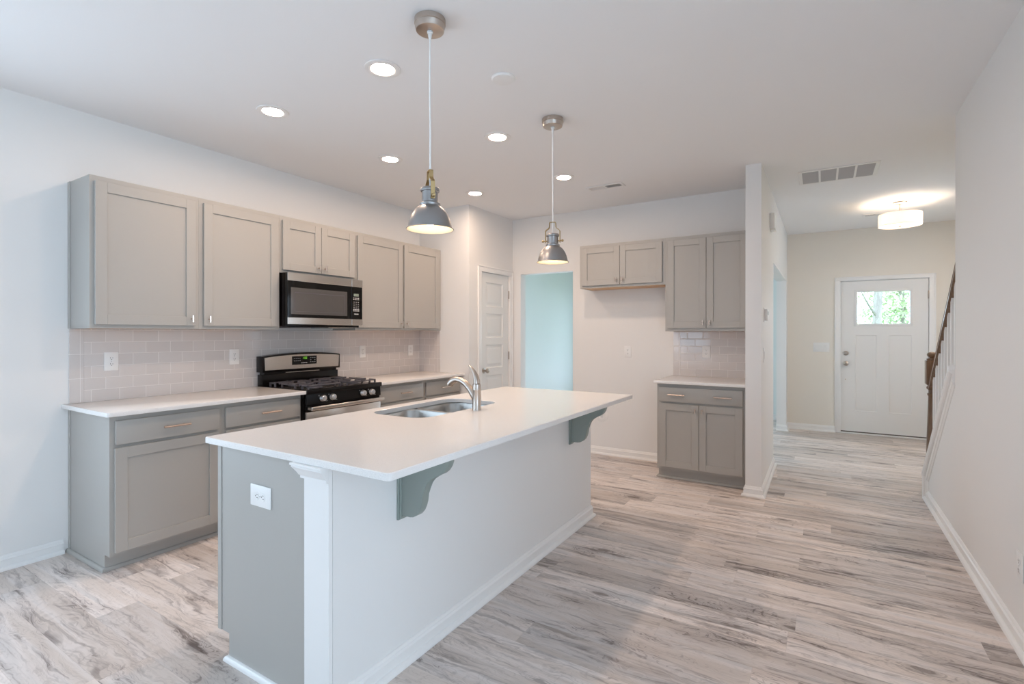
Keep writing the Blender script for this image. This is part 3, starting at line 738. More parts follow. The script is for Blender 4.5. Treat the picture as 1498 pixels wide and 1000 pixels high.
# ------------------------------------------------------------------ sink and faucet
sk = thing('kitchen_sink', ((SX0 + SX1) / 2, (SY0 + SY1) / 2, 0.68), 'stainless double-bowl sink sunk into the island top', 'sink')
def bowl(y0, y1, x0, x1):
    b = MB(); rs = []
    for ins, z, r in ((-0.012, 0.8885, 0.09), (0, 0.8885, 0.085), (0.004, 0.880, 0.083), (0.010, 0.72, 0.075), (0.020, 0.700, 0.07), (0.045, 0.690, 0.05), (0.12, 0.686, 0.03)):
        rs.append([(p[0], p[1], z) for p in rrect(x0 + ins, x1 - ins, y0 + ins, y1 - ins, max(0.01, r), 6)])
    b.loft(rs, False, True); bo = b.build('bowl', 'sink', sk, 50)
    MB().lathe([(0.001, 0.0), (0.030, 0.0), (0.042, 0.003), (0.044, 0.006), (0.0445, 0.0)], ((x0 + x1) / 2, (y0 + y1) / 2, 0.6865), 24).build('drain', 'chrome', bo)
ym = 2.325
bowl(SY0 - 0.006, ym - 0.012, SX0 - 0.006, SX1 + 0.006); bowl(ym + 0.012, SY1 + 0.006, SX0 - 0.006, SX1 + 0.006)

fx, fy, fz = -1.684, 2.352, 0.9145
fc = thing('faucet', (fx, fy, fz), 'brushed nickel single-lever faucet with arched spout on the island', 'faucet')
MB().lathe([(0.001, 0), (0.0265, 0), (0.0265, 0.004), (0.0245, 0.008), (0.0245, 0.112), (0.0252, 0.114), (0.0252, 0.120), (0.0245, 0.122), (0.0240, 0.140), (0.0225, 0.148), (0.001, 0.149)], (fx, fy, fz), 28).build('body', 'nickel', fc)
MB().tube([(fx, fy, fz + 0.150), (fx - 0.001, fy, fz + 0.165), (fx - 0.004, fy, fz + 0.185), (fx - 0.012, fy, fz + 0.205), (fx - 0.022, fy, fz + 0.222), (fx - 0.036, fy, fz + 0.238), (fx - 0.049, fy, fz + 0.249), (fx - 0.056, fy, fz + 0.252)],
          [0.0235, 0.0235, 0.0205, 0.0165, 0.013, 0.010, 0.0085, 0.005], 18, 0.75).build('lever_handle', 'nickel', fc)
MB().tube([(fx - 0.004, fy, fz + 0.046), (fx - 0.022, fy, fz + 0.084), (fx - 0.048, fy, fz + 0.119), (fx - 0.080, fy, fz + 0.147), (fx - 0.112, fy, fz + 0.163), (fx - 0.140, fy, fz + 0.167), (fx - 0.164, fy, fz + 0.162), (fx - 0.184, fy, fz + 0.150), (fx - 0.194, fy, fz + 0.138)],
          [0.018, 0.0195, 0.0185, 0.0175, 0.0175, 0.0185, 0.0205, 0.0225, 0.0225], 18, 1.0).build('spout', 'nickel', fc)
MB().lathe([(0.001, 0), (0.015, 0), (0.017, 0.004), (0.017, 0.010), (0.001, 0.011)], (fx - 0.195, fy, fz + 0.128), 18).build('aerator', 'chrome', fc)

# ------------------------------------------------------------------ backsplash
bs = thing('backsplash', (xL, 2.8, 0.9145), 'grey subway tile backsplash along the long counter and its corner return', 'backsplash')
MB(FL).box(1.302, yPf - 0.001, 0.0003, 0.008, 0.9145, 1.3808).build('tile_field', 'tile_l', bs)
MB(FL).box(1.2273, 1.3018, 0.0003, 0.008, 0.9145, 1.3808, 0.001, 1).build('edge_tiles', 'bull_l', bs)
MB().box(xL + 0.0085, -3.757, yPf - 0.008, yPf - 0.0003, 0.9145, 1.3805).build('return_tiles', 'tile_p', bs)
MB().box(-3.7568, -3.682, yPf - 0.008, yPf - 0.0003, 0.9145, 1.3805, 0.001, 1).build('return_edge_tiles', 'bull_p', bs)
bs2 = thing('backsplash', (-0.93, yB, 0.9145), 'small grey subway tile backsplash in the nook beside the hall partition', 'backsplash')
MB(FB).box(-1.245, xCl - 0.001, 0.0003, 0.008, 0.9145, 1.371).build('tile_field', 'tile_b', bs2)
MB(FB).box(-1.3185, -1.2452, 0.0003, 0.008, 0.9145, 1.371, 0.001, 1).build('edge_tiles', 'bull_b', bs2)

# ------------------------------------------------------------------ range
rg = thing('gas_range', (-3.66, 2.827, 0), 'stainless and black gas range between the two counters', 'range')
R0, R1 = 2.4465, 3.2085
def FR(u, v, z): return (xL + v, u, z)
MB(FR).box(R0, R1, 0.03, 0.625, 0.03, 0.905).build('body', 'black', rg)
for y in (R0 + 0.06, R1 - 0.06):
    for v in (0.09, 0.56): MB().lathe([(0.001, 0.0005), (0.02, 0.0005), (0.02, 0.03), (0.001, 0.03)], (xL + v, y, 0), 12).build('foot', 'black', rg)
ct = MB(FR); ct.box(R0, R1, 0.10, 0.655, 0.9055, 0.917, 0.004, 2); ct.box(R0, R1, 0.640, 0.664, 0.884, 0.921, 0.006, 2)
ct.build('cooktop', 'black', rg)
cpn = MB(FR); cpn.prism([(R0 + 0.004, 0.6255, 0.806), (R0 + 0.004, 0.652, 0.806), (R0 + 0.004, 0.645, 0.8835), (R0 + 0.004, 0.6255, 0.8835)], (R1 - R0 - 0.008, 0, 0), 0.002, 1)
cpo = cpn.build('control_panel', 'black', rg)
for u in (2.594, 2.687, 3.001, 3.097):
    kb = MB(FR); kb.lathe([(0.001, 0.0), (0.0265, 0.0), (0.0265, 0.006), (0.0235, 0.010), (0.0225, 0.026), (0.0195, 0.030), (0.001, 0.031)], (u, 0.648, 0.845), 22, 'y')
    kb.box(u - 0.003, u + 0.003, 0.676, 0.683, 0.826, 0.864, 0.001, 1)
    kb.build('knob', 'chrome', cpo)
for u in (2.594, 2.687, 3.001, 3.097):
    MB(FR).box(u - 0.036, u - 0.029, 0.6475, 0.649, 0.864, 0.871).build('knob_marking', 'mark', cpo)
    MB(FR).box(u + 0.030, u + 0.046, 0.6500, 0.6520, 0.818, 0.8205).build('knob_marking', 'mark', cpo)
od = MB(FR); od.box(R0 + 0.004, R1 - 0.004, 0.6255, 0.648, 0.215, 0.750, 0.004, 2); odo = od.build('oven_door', 'steel', rg)
MB(FR).box(R0 + 0.006, R1 - 0.006, 0.6255, 0.638, 0.752, 0.804, 0.002, 1).build('handle_gap_shade', 'black', odo)  # black strip stands for the dark gap between handle and door
MB(FR).box(R0 + 0.13, R1 - 0.13, 0.6482, 0.6505, 0.34, 0.62, 0.001, 1).build('oven_window', 'glass_black', odo)
hd = MB(FR); hd.box(R0 + 0.012, R1 - 0.004, 0.682, 0.704, 0.762, 0.793, 0.008, 3)
for u in (R0 + 0.03, R1 - 0.03): hd.box(u - 0.014, u + 0.014, 0.6385, 0.686, 0.766, 0.789, 0.003, 1)
hd.build('door_handle', 'steel', odo)
MB(FR).box(R0 + 0.004, R1 - 0.004, 0.6255, 0.645, 0.035, 0.205, 0.004, 2).build('storage_drawer', 'steel', rg)
# backguard
bgd = MB(FR)
bgd.box(R0 + 0.004, R1 - 0.004, 0.012, 0.085, 0.9055, 1.010, 0.004, 2)
arc = [(R0 - 0.006, 1.030), (R0 - 0.006, 1.160)] + [(R0 - 0.006 + (R1 - R0 + 0.012) * k / 16, 1.160 + 0.024 * math.sin(math.pi * k / 16) ** 0.8) for k in range(1, 16)] + [(R1 + 0.006, 1.160), (R1 + 0.006, 1.030)]
bgd.prism([(u, 0.012, z) for u, z in arc], (0, 0.090, 0), 0.004, 2)
bgd.box(R0 + 0.02, R1 - 0.02, 0.020, 0.080, 1.008, 1.034)
bgo = bgd.build('backguard', 'black', rg)
arc2 = [(R0 + 0.014, 1.046), (R0 + 0.008, 1.150)] + [(R0 + 0.008 + (R1 - R0 - 0.016) * k / 16, 1.150 + 0.019 * math.sin(math.pi * k / 16) ** 0.8) for k in range(1, 16)] + [(R1 - 0.008, 1.150), (R1 - 0.014, 1.046)]
st = MB(FR); st.prism([(u, 0.1022, z) for u, z in arc2], (0, 0.004, 0), 0.001, 1); sto = st.build('console_face', 'steel', bgo)
DV = 0.1064
MB(FR).box(2.705, 2.952, DV, DV + 0.002, 1.080, 1.153, 0.001, 1).build('display_panel', 'glass_black', bgo)
dg = MB(FR); q = DV + 0.0022
def seg_digit(b, u, z, w, h, segs, v):
    t = w * 0.18
    R = {'a': (u, u + w, z + h - t, z + h), 'd': (u, u + w, z, z + t), 'g': (u, u + w, z + h / 2 - t / 2, z + h / 2 + t / 2), 'f': (u, u + t, z + h / 2, z + h), 'e': (u, u + t, z, z + h / 2), 'b': (u + w - t, u + w, z + h / 2, z + h), 'c': (u + w - t, u + w, z, z + h / 2)}
    for s_ in segs: r = R[s_]; b.box(r[0], r[1], v, v + 0.0006, r[2], r[3])
seg_digit(dg, 2.806, 1.126, 0.006, 0.020, 'bc', q); dg.box(2.818, 2.821, q, q + 0.0006, 1.130, 1.133).box(2.818, 2.821, q, q + 0.0006, 1.139, 1.142)
seg_digit(dg, 2.826, 1.126, 0.010, 0.020, 'abcdef', q); seg_digit(dg, 2.840, 1.126, 0.010, 0.020, 'abcdefg', q)
dg.build('clock_digits', 'green', bgo)
def BTN(parent, *q_): return MB(FR).box(*q_).build('button', 'mark', parent)
for i in range(4):
    for j in range(2): BTN(bgo, 2.722 + i * 0.018, 2.731 + i * 0.018, q, q + 0.0006, 1.112 + j * 0.020, 1.1155 + j * 0.020)
for i in range(3):
    for j in range(3):
        if (i, j) != (1, 1): BTN(bgo, 2.885 + i * 0.021, 2.894 + i * 0.021, q, q + 0.0006, 1.098 + j * 0.018, 1.1015 + j * 0.018)
for i in range(5): BTN(bgo, 2.796 + i * 0.012, 2.804 + i * 0.012, q, q + 0.0006, 1.090, 1.098)
MB(FR).box(2.66, 3.00, 0.0806, 0.083, 1.016, 1.021).build('vent_lip', 'steel', bgo)
# burners and grates
for (v, u, r) in ((0.245, 2.63, 0.040), (0.245, 3.03, 0.044), (0.505, 2.63, 0.048), (0.505, 3.03, 0.040)):
    MB(FR).lathe([(0.001, 0.0), (r * 1.25, 0.0), (r * 1.2, 0.006), (r, 0.008), (r, 0.016), (r * 0.9, 0.020), (0.001, 0.020)], (u, v, 0.9172), 22).build('burner', 'iron', rg)
for u0, u1 in ((2.475, 2.805), (2.850, 3.180)):
    g_ = MB(FR); um = (u0 + u1) / 2; z0, z1 = 0.938, 0.950
    for vv in (0.245, 0.505):
        for k, (du, dv) in enumerate(((1, 0), (-1, 0), (0, 1), (0, -1))):
            a0, a1 = 0.030, (0.150 if du else 0.118)
            g_.box(um + min(du * a0, du * a1) - 0.006 * abs(dv), um + max(du * a0, du * a1) + 0.006 * abs(dv), vv + min(dv * a0, dv * a1) - 0.006 * abs(du), vv + max(dv * a0, dv * a1) + 0.006 * abs(du), z0, z1 + 0.004, 0.002, 1)
    for u in (u0 + 0.012, u1 - 0.012):
        for va, vb in ((0.130, 0.205), (0.285, 0.465), (0.545, 0.622)):
            g_.box(u - 0.006, u + 0.006, va, vb, z0, z1, 0.002, 1)
            g_.box(u - 0.006, u + 0.006, va, va + 0.012, 0.9172, z0 + 0.002).box(u - 0.006, u + 0.006, vb - 0.012, vb, 0.9172, z0 + 0.002)
    for vv in (0.132, 0.375, 0.616): g_.box(u0 + 0.006, u1 - 0.006, vv - 0.006, vv + 0.006, z0, z1, 0.002, 1)
    g_.build('grate', 'iron', rg)

# ------------------------------------------------------------------ microwave
mw = thing('microwave', (-3.78, 2.827, 1.402), 'stainless over-the-range microwave with black glass door', 'microwave')
m0, m1 = 2.4485, 3.2065
fxm = 0.4205
MB(FR).box(m0 + 0.012, m1 - 0.012, 0.001, 0.385, 1.405, 1.836, 0.003, 1).build('body', 'black', mw)
du = 3.081
dm = MB(FR); dm.box(m0, du - 0.001, 0.386, fxm - 0.004, 1.422, 1.833, 0.003, 1); dmo = dm.build('door', 'glass_black', mw)
MB(FR).box(m0, du - 0.001, fxm - 0.0038, fxm, 1.768, 1.833, 0.002, 1).build('top_band', 'steel', dmo)
MB(FR).box(m0, du - 0.001, fxm - 0.0038, fxm, 1.423, 1.478, 0.002, 1).build('bottom_band', 'steel', dmo)
MB(FR).box(2.478, 3.032, fxm - 0.0038, fxm - 0.002, 1.504, 1.716, 0.0005, 1).build('door_window', 'mw_glass', dmo)
wi = MB(FR); wv = fxm - 0.0018
for q_ in ((2.510, 3.000, 1.676, 1.680), (2.510, 3.000, 1.526, 1.5285), (2.510, 2.513, 1.526, 1.680), (2.997, 3.000, 1.526, 1.680)):
    wi.box(q_[0], q_[1], wv, wv + 0.0004, q_[2], q_[3])
wi.build('inner_frame_line', 'iron', dmo)
pn = MB(FR); pn.box(du + 0.001, m1, 0.386, fxm - 0.004, 1.422, 1.833, 0.003, 1); pno = pn.build('control_panel', 'glass_black', mw)
MB(FR).box(du + 0.001, m1, fxm - 0.0038, fxm, 1.768, 1.833, 0.002, 1).build('panel_top_band', 'steel', pno)
MB(FR).box(du + 0.001, m1, fxm - 0.0038, fxm, 1.423, 1.478, 0.002, 1).build('panel_bottom_band', 'steel', pno)
MB(FR).box(3.106, 3.162, fxm - 0.0038, fxm - 0.003, 1.683, 1.706).build('lcd_display', 'lcd', pno)
for j, z in enumerate((1.664, 1.651)):
    for i in range(4): BTN(pno, 3.100 + i * 0.018, 3.112 + i * 0.018, fxm - 0.0038, fxm - 0.003, z, z + 0.007)
for j in range(4):
    for i in range(3): BTN(pno, 3.103 + i * 0.024, 3.116 + i * 0.024, fxm - 0.0038, fxm - 0.003, 1.578 + j * 0.017, 1.5825 + j * 0.017)
for j, z in enumerate((1.561, 1.549)):
    for i in range(4): BTN(pno, 3.100 + i * 0.018, 3.113 + i * 0.018, fxm - 0.0038, fxm - 0.003, z, z + 0.007)
for i in range(4): BTN(pno, 3.112 + i * 0.0125, 3.121 + i * 0.0125, fxm - 0.0038, fxm - 0.003, 1.519, 1.529)
MB(FR).box(2.56, 2.84, 0.10, 0.36, 1.3985, 1.4045, 0.001, 1).build('grease_filter', 'iron', mw)
MB(FR).box(2.88, 3.14, 0.10, 0.36, 1.3985, 1.4045, 0.001, 1).build('grease_filter', 'steel', mw)
MB(FR).box(2.95, 3.17, 0.03, 0.08, 1.3960, 1.4045, 0.001, 1).build('lamp_lens', 'lens', mw)

# ------------------------------------------------------------------ outlets and switches
def outlet(f, label, w=0.078, h=0.121, horiz=False, group='duplex outlets'):
    t = thing('wall_outlet', f(0, 0, 0), label, 'outlet', group)
    F = (lambda a, b_, c: f(c, b_, a)) if horiz else f
    pw, ph = (w, h) if not horiz else (h, w)
    MB(F).box(-pw / 2, pw / 2, 0.0002, 0.006, -ph / 2, ph / 2, 0.003, 2).build('cover_plate', 'plastic', t)
    for zc in (0.0195, -0.0195):
        b = MB(F)
        ring = [(0.0165 * math.cos(a), 0.0145 * math.sin(a)) for a in [2 * math.pi * k / 20 for k in range(20)]]
        b.prism([(x, 0.0058, zc + max(-0.012, min(0.012, z))) for x, z in ring], (0, 0.0022, 0), 0.0006, 1); r = b.build('receptacle', 'plastic', t)
        s = MB(F); s.box(-0.0075, -0.0050, 0.0079, 0.0083, zc - 0.0005, zc + 0.0075).box(0.0050, 0.0075, 0.0079, 0.0083, zc - 0.0005, zc + 0.0065)
        s.lathe([(0.0005, 0.0079), (0.0027, 0.0079), (0.0027, 0.0083), (0.0005, 0.0083)], (0, 0, zc - 0.0065), 10, 'y'); s.build('slots', 'slot', r)
    MB(F).lathe([(0.0005, 0.006), (0.003, 0.006), (0.0025, 0.0072), (0.0005, 0.0074)], (0, 0, 0), 10, 'y').build('screw', 'mark', t)
    return t
def at(o, u, n):
    o, u, n = Vector(o), Vector(u), Vector(n); Z = Vector((0, 0, 1))
    return lambda a, b_, c: tuple(o + u * a + n * b_ + Z * c)
XT = xL + 0.008
outlet(at((XT, 1.445, 1.168), (0, 1, 0), (1, 0, 0)), 'white duplex outlet on the tile under the end wall cabinet')
outlet(at((XT, 2.259, 1.166), (0, 1, 0), (1, 0, 0)), 'white duplex outlet on the tile just left of the range')
outlet(at((XT, 3.571, 1.167), (0, 1, 0), (1, 0, 0)), 'white duplex outlet on the tile right of the range backguard')
outlet(at((XT, 4.272, 1.162), (0, 1, 0), (1, 0, 0)), 'white duplex outlet on the tile nearest the pantry corner')
outlet(at((-0.994, yB - 0.008, 1.166), (1, 0, 0), (0, -1, 0)), 'white duplex outlet on the small nook backsplash')
outlet(at((-1.806, yB, 1.152), (1, 0, 0), (0, -1, 0)), 'white duplex outlet on the bare wall of the refrigerator space')
outlet(at((-1.865, PY, 0.717), (1, 0, 0), (0, -1, 0)), 'white sideways outlet on the grey island end panel', 0.132, 0.084, True)
outlet(at((xR, 2.998, 0.350), (0, -1, 0), (-1, 0, 0)), 'white outlet low on the right wall, cut by the picture edge')

sw = thing('light_switch', (-0.016, yE, 1.16), 'white three-gang light switch left of the front door', 'light switch')
f = at((-0.016, yE, 1.16), (1, 0, 0), (0, -1, 0))
MB(f).box(-0.097, 0.097, 0.0002, 0.006, -0.064, 0.064, 0.003, 2).build('cover_plate', 'plastic', sw)
for k in (-0.055, 0, 0.055):
    MB(f).box(k - 0.016, k + 0.016, 0.0062, 0.010, -0.033, 0.033, 0.002, 1).build('rocker', 'plastic', sw)
sw2 = thing('light_switch', (xCr, 4.81, 1.165), 'white single light switch on the hall side of the partition', 'light switch')
f = at((xCr, 4.81, 1.165), (0, 1, 0), (1, 0, 0))
MB(f).box(-0.037, 0.037, 0.0002, 0.006, -0.062, 0.062, 0.003, 2).build('cover_plate', 'plastic', sw2)
MB(f).box(-0.016, 0.016, 0.0062, 0.010, -0.033, 0.033, 0.002, 1).build('rocker', 'plastic', sw2)
th = thing('thermostat', (xCr, 4.865, 1.51), 'white wall thermostat above the switch on the hall partition', 'thermostat')
f = at((xCr, 4.865, 1.51), (0, 1, 0), (1, 0, 0))
MB(f).box(-0.062, 0.062, 0.0002, 0.006, -0.062, 0.062, 0.002, 1).build('back_plate', 'plastic', th)
MB(f).box(-0.050, 0.050, 0.0062, 0.030, -0.048, 0.048, 0.005, 2).build('housing', 'plastic', th)
MB(f).box(-0.030, 0.030, 0.0301, 0.0306, 0.0, 0.030).build('screen', 'lcd', th)
ch = thing('door_chime', (xCr, 5.44, 2.42), 'white door chime box high on the hall partition', 'door chime')
f = at((xCr, 5.44, 2.42), (0, 1, 0), (1, 0, 0))
MB(f).box(-0.085, 0.085, 0.0002, 0.042, -0.072, 0.072, 0.006, 2).build('cover', 'plastic', ch)
MB(f).box(-0.060, 0.060, 0.005, 0.050, -0.086, -0.0722, 0.003, 1).build('chime_grille', 'plastic', ch)

# valve escutcheon in the refrigerator space
vx, vz = -2.106, 0.436
wv_ = thing('water_valve', (vx, yB, vz), 'white round water valve box with brass stem, low in the refrigerator space', 'water valve')
MB().lathe([(0.072, 0.0), (0.072, -0.003), (0.066, -0.006), (0.040, -0.008), (0.038, -0.004), (0.034, -0.002), (0.001, -0.002)], (vx, yB - 0.0003, vz), 28, 'y').build('escutcheon', 'plastic', wv_)
MB().tube([(vx, yB - 0.003, vz + 0.018), (vx, yB - 0.035, vz + 0.020)], 0.0115, 12).build('brass_stem', 'gold', wv_)
MB().tube([(vx, yB - 0.004, vz - 0.010), (vx, yB - 0.022, vz - 0.010)], 0.012, 12).build('outlet_nipple', 'plastic', wv_)

# ------------------------------------------------------------------ ceiling fixtures
def recessed(x, y, label):
    t = thing('recessed_light', (x, y, H), label, 'ceiling light', 'recessed ceiling lights')
    MB().lathe([(0.092, -0.0003), (0.0945, -0.002), (0.092, -0.0055), (0.070, -0.0085), (0.0615, -0.0062), (0.0610, -0.0003)], (x, y, H), 40).build('trim_ring', 'vent', t)
    MB().lathe([(0.0605, -0.0040), (0.030, -0.0044), (0.001, -0.0045)], (x, y, H), 40).build('diffuser', 'can', t)
    return t
cans = [(-1.985, 1.920, 'round recessed ceiling light just left of the near pendant canopy, largest in view'),
        (-2.957, 1.925, 'round recessed ceiling light above the end wall cabinet, farthest left'),
        (-1.977, 3.015, 'round recessed ceiling light between the two pendant cords'),
        (-2.960, 2.945, 'round recessed ceiling light above the microwave, just left of the near pendant cord'),
        (-1.980, 4.105, 'round recessed ceiling light just right of the far pendant cord'),
        (-2.962, 4.110, 'round recessed ceiling light by the pantry corner, directly above the faucet in view')]
c0 = recessed(*cans[0])
cans += [(1.40, 4.95, 'added unseen ceiling light over the stairs that warms the entry, near one'), (1.40, 6.60, 'added unseen ceiling light over the foot of the stairs that warms the entry')]  # two unseen lamps added to give the entry warm light
for x, y, l in cans[1:]: dup(c0, (x, y, H), l)
cd = MB().lathe([(0.066, -0.0003), (0.0665, -0.004), (0.060, -0.011), (0.030, -0.014), (0.001, -0.0145)], (-1.497, 2.341, H), 36, cap0=True).build('ceiling_cover_plate', 'plastic')
tag(cd, 'blank white round cover plate on the ceiling between the pendants', 'cover plate')

def register(name, x0, x1, y0, y1, label, bays, along, lmat, border=0.022):
    t = thing(name, ((x0 + x1) / 2, (y0 + y1) / 2, H), label, 'air vent')
    b = MB(); z0, z1 = H - 0.009, H - 0.0003; bd = border
    b.box(x0, x1, y0, y0 + bd, z0, z1, 0.003, 1).box(x0, x1, y1 - bd, y1, z0, z1, 0.003, 1).box(x0, x0 + bd, y0 + bd, y1 - bd, z0, z1, 0.003, 1).box(x1 - bd, x1, y0 + bd, y1 - bd, z0, z1, 0.003, 1)
    n = len(bays)
    for k in range(1, n):
        xm = x0 + bd + (x1 - x0 - 2 * bd) * k / n; b.box(xm - 0.008, xm + 0.008, y0 + bd, y1 - bd, z0, z1)
    b.build('frame', 'vent', t)
    MB().box(x0 + bd, x1 - bd, y0 + bd, y1 - bd, z1 - 0.001, z1).build('duct_shade_sheet', 'vent_dark', t)  # grey sheet, its colour standing for the shade inside the duct
    w = (x1 - x0 - 2 * bd) / n
    for k, dirn in enumerate(bays):
        xa = x0 + bd + w * k + (0.008 if k else 0); xb = x0 + bd + w * (k + 1) - (0.008 if k < n - 1 else 0)
        l = MB()
        if along == 'x':
            ny = max(3, int((y1 - y0 - 2 * bd) / 0.016))
            for i in range(ny):
                yc = y0 + bd + (y1 - y0 - 2 * bd) * (i + 0.5) / ny
                l.prism([(xa, yc - 0.0055, z0 + 0.0015 + (0.004 if dirn > 0 else 0)), (xa, yc + 0.0055, z0 + 0.0015 + (0 if dirn > 0 else 0.004)), (xa, yc + 0.0055, z0 + 0.0025 + (0 if dirn > 0 else 0.004)), (xa, yc - 0.0055, z0 + 0.0025 + (0.004 if dirn > 0 else 0))], (xb - xa, 0, 0))
        else:
            nx = max(3, int((xb - xa) / 0.011))
            for i in range(nx):
                xc = xa + (xb - xa) * (i + 0.5) / nx
                l.prism([(xc - 0.0042, y0 + bd, z0 + 0.0015 + (0.004 if dirn > 0 else 0)), (xc + 0.0042, y0 + bd, z0 + 0.0015 + (0 if dirn > 0 else 0.004)), (xc + 0.0042, y0 + bd, z0 + 0.0025 + (0 if dirn > 0 else 0.004)), (xc - 0.0042, y0 + bd, z0 + 0.0025 + (0.004 if dirn > 0 else 0))], (0, y1 - y0 - 2 * bd, 0))
        l.build('louvers', lmat, t)
M['louver_grey'] = mat('return_louver_grey', (0.48, 0.48, 0.49), 0.5)
register('supply_register', -1.944, -1.590, 4.508, 4.642, 'narrow white ceiling vent in front of the refrigerator wall', [-1, 1], 'y', 'vent', 0.024)
register('return_grille', -0.186, 0.402, 5.045, 5.485, 'large white ceiling return grille with four grey bays in the hall', [1, 1, 1, 1], 'x', 'louver_grey', 0.030)
register('supply_register', 0.405, 0.76, 7.245, 7.368, 'small white ceiling vent half hidden behind the drum light', [1, -1], 'y', 'vent', 0.022)

# pendants
def pendant(x, y, rot, label):
    t = thing('pendant_light', (x, y, H), label, 'pendant light', 'pendants over the island')
    o = (x, y, 0); cr, sr = math.cos(rot), math.sin(rot)
    f = lambda a, b_, c: (x + a * cr - b_ * sr, y + a * sr + b_ * cr, c)
    MB().lathe([(0.001, H - 0.0003), (0.069, H - 0.0003), (0.069, H - 0.022), (0.066, H - 0.024), (0.066, H - 0.026), (0.067, H - 0.028), (0.062, H - 0.050), (0.058, H - 0.052), (0.001, H - 0.053)], o, 40).build('canopy', 'nickel', t)
    MB().lathe([(0.001, H - 0.053), (0.013, H - 0.053), (0.013, H - 0.060), (0.0085, H - 0.062), (0.0085, H - 0.072), (0.006, H - 0.088), (0.001, H - 0.088)], o, 16).build('strain_relief', 'plastic', t)
    MB().tube([(x, y, H - 0.08), (x - 0.001, y, 2.45), (x + 0.001, y, 2.25), (x, y, 2.005)], 0.0038, 8).build('cord', 'cord', t)
    # shade, outer and inner skins
    out = [(0.105, 1.8150), (0.1065, 1.8170), (0.1050, 1.8195), (0.0985, 1.8215), (0.0960, 1.836), (0.0915, 1.856), (0.083, 1.878), (0.070, 1.899), (0.055, 1.914), (0.044, 1.921)]
    inn = [(0.043, 1.919), (0.054, 1.912), (0.069, 1.897), (0.082, 1.876), (0.0905, 1.854), (0.095, 1.834), (0.0975, 1.820), (0.104, 1.8155)]
    sh = MB().lathe(out, o, 48).build('shade', 'pewter', t, 60)
    MB().lathe([(0.001, 1.919)] + inn, o, 48).build('shade_lining', 'shade_in', sh, 60)
    MB().lathe([(0.044, 1.9205), (0.046, 1.924), (0.046, 1.931), (0.041, 1.934), (0.036, 1.937), (0.0355, 1.980), (0.036, 1.983), (0.0415, 1.985), (0.0425, 1.990), (0.0425, 1.996), (0.039, 2.001), (0.001, 2.003)], o, 32).build('socket_housing', 'pewter', t)
    # strap bail
    strap = [(-0.050, 1.945), (-0.050, 2.020), (-0.043, 2.030), (-0.030, 2.038), (-0.024, 2.046), (-0.022, 2.075), (-0.018, 2.080), (0.018, 2.080), (0.022, 2.075), (0.024, 2.046), (0.030, 2.038), (0.043, 2.030), (0.050, 2.020), (0.050, 1.945)]
    ins = [(a * (1 - 0.004 / max(abs(a), 0.02)) if abs(a) > 0.019 else a, z - (0.004 if 0.0185 >= abs(a) else 0.002 if 2.02 < z < 2.05 else 0)) for a, z in strap]
    b = MB(f); h = 0.009
    for i in range(len(strap) - 1):
        P = [strap[i], strap[i + 1], ins[i + 1], ins[i]]
        b.prism([(p[0], -h, p[1]) for p in P], (0, 2 * h, 0))
    bl = b.build('bail', 'brass', t)
    for s_ in (-1, 1):
        MB(f).tube([(s_ * 0.034, 0, 1.956), (s_ * 0.060, 0, 1.956)], 0.0045, 10).tube([(s_ * 0.060, 0, 1.956), (s_ * 0.066, 0, 1.956), (s_ * 0.072, 0, 1.956)], [0.008, 0.008, 0.005], 12).build('thumb_screw', 'brass', bl)
    MB().ball((x, y, 1.862), 0.027, 18, 12, 1.15).build('bulb', 'bulb', t)
    return t
p1 = pendant(-1.497, 1.733, math.radians(146), 'pewter dome pendant hanging over the near end of the island')
p2 = pendant(-1.506, 2.956, math.radians(16), 'pewter dome pendant hanging over the far end of the island')

# drum light in the entry
lx, ly = 0.703, 6.768
dl = thing('drum_light', (lx, ly, H), 'glowing linen drum light hanging from the entry ceiling', 'ceiling light')
MB().lathe([(0.001, -0.0003), (0.066, -0.0003), (0.062, -0.014), (0.040, -0.024), (0.001, -0.025)], (lx, ly, H), 32).build('canopy', 'nickel', dl)
MB().tube([(lx, ly, H - 0.02), (lx, ly, 2.60)], 0.007, 12).build('stem', 'nickel', dl)
MB().lathe([(0.19, 2.497), (0.19, 2.625), (0.188, 2.625), (0.188, 2.497), (0.19, 2.497)], (lx, ly, 0), 64).build('drum_shade', 'linen', dl)
MB().lathe([(0.187, 2.503), (0.10, 2.500), (0.001, 2.499)], (lx, ly, 0), 64).build('bottom_diffuser', 'linen', dl)
MB().lathe([(0.001, 2.484), (0.010, 2.486), (0.016, 2.494), (0.018, 2.4985), (0.001, 2.499)], (lx, ly, 0), 20).build('finial', 'nickel', dl)
for k in range(3):
    a = k * 2.094 + 0.4
    MB().tube([(lx, ly, 2.60), (lx + 0.187 * math.cos(a), ly + 0.187 * math.sin(a), 2.612)], 0.003, 6).build('spider_arm', 'nickel', dl)
for k in range(2):
    a = k * math.pi + 0.3
    MB().ball((lx + 0.075 * math.cos(a), ly + 0.075 * math.sin(a), 2.560), 0.026, 14, 8).build('bulb', mat('entry_bulb_glow', (0.9, 0.9, 0.9), 0.5, emit=(1.0, 0.78, 0.58), es=125.0) if k == 0 else bpy.data.materials['entry_bulb_glow'], dl)

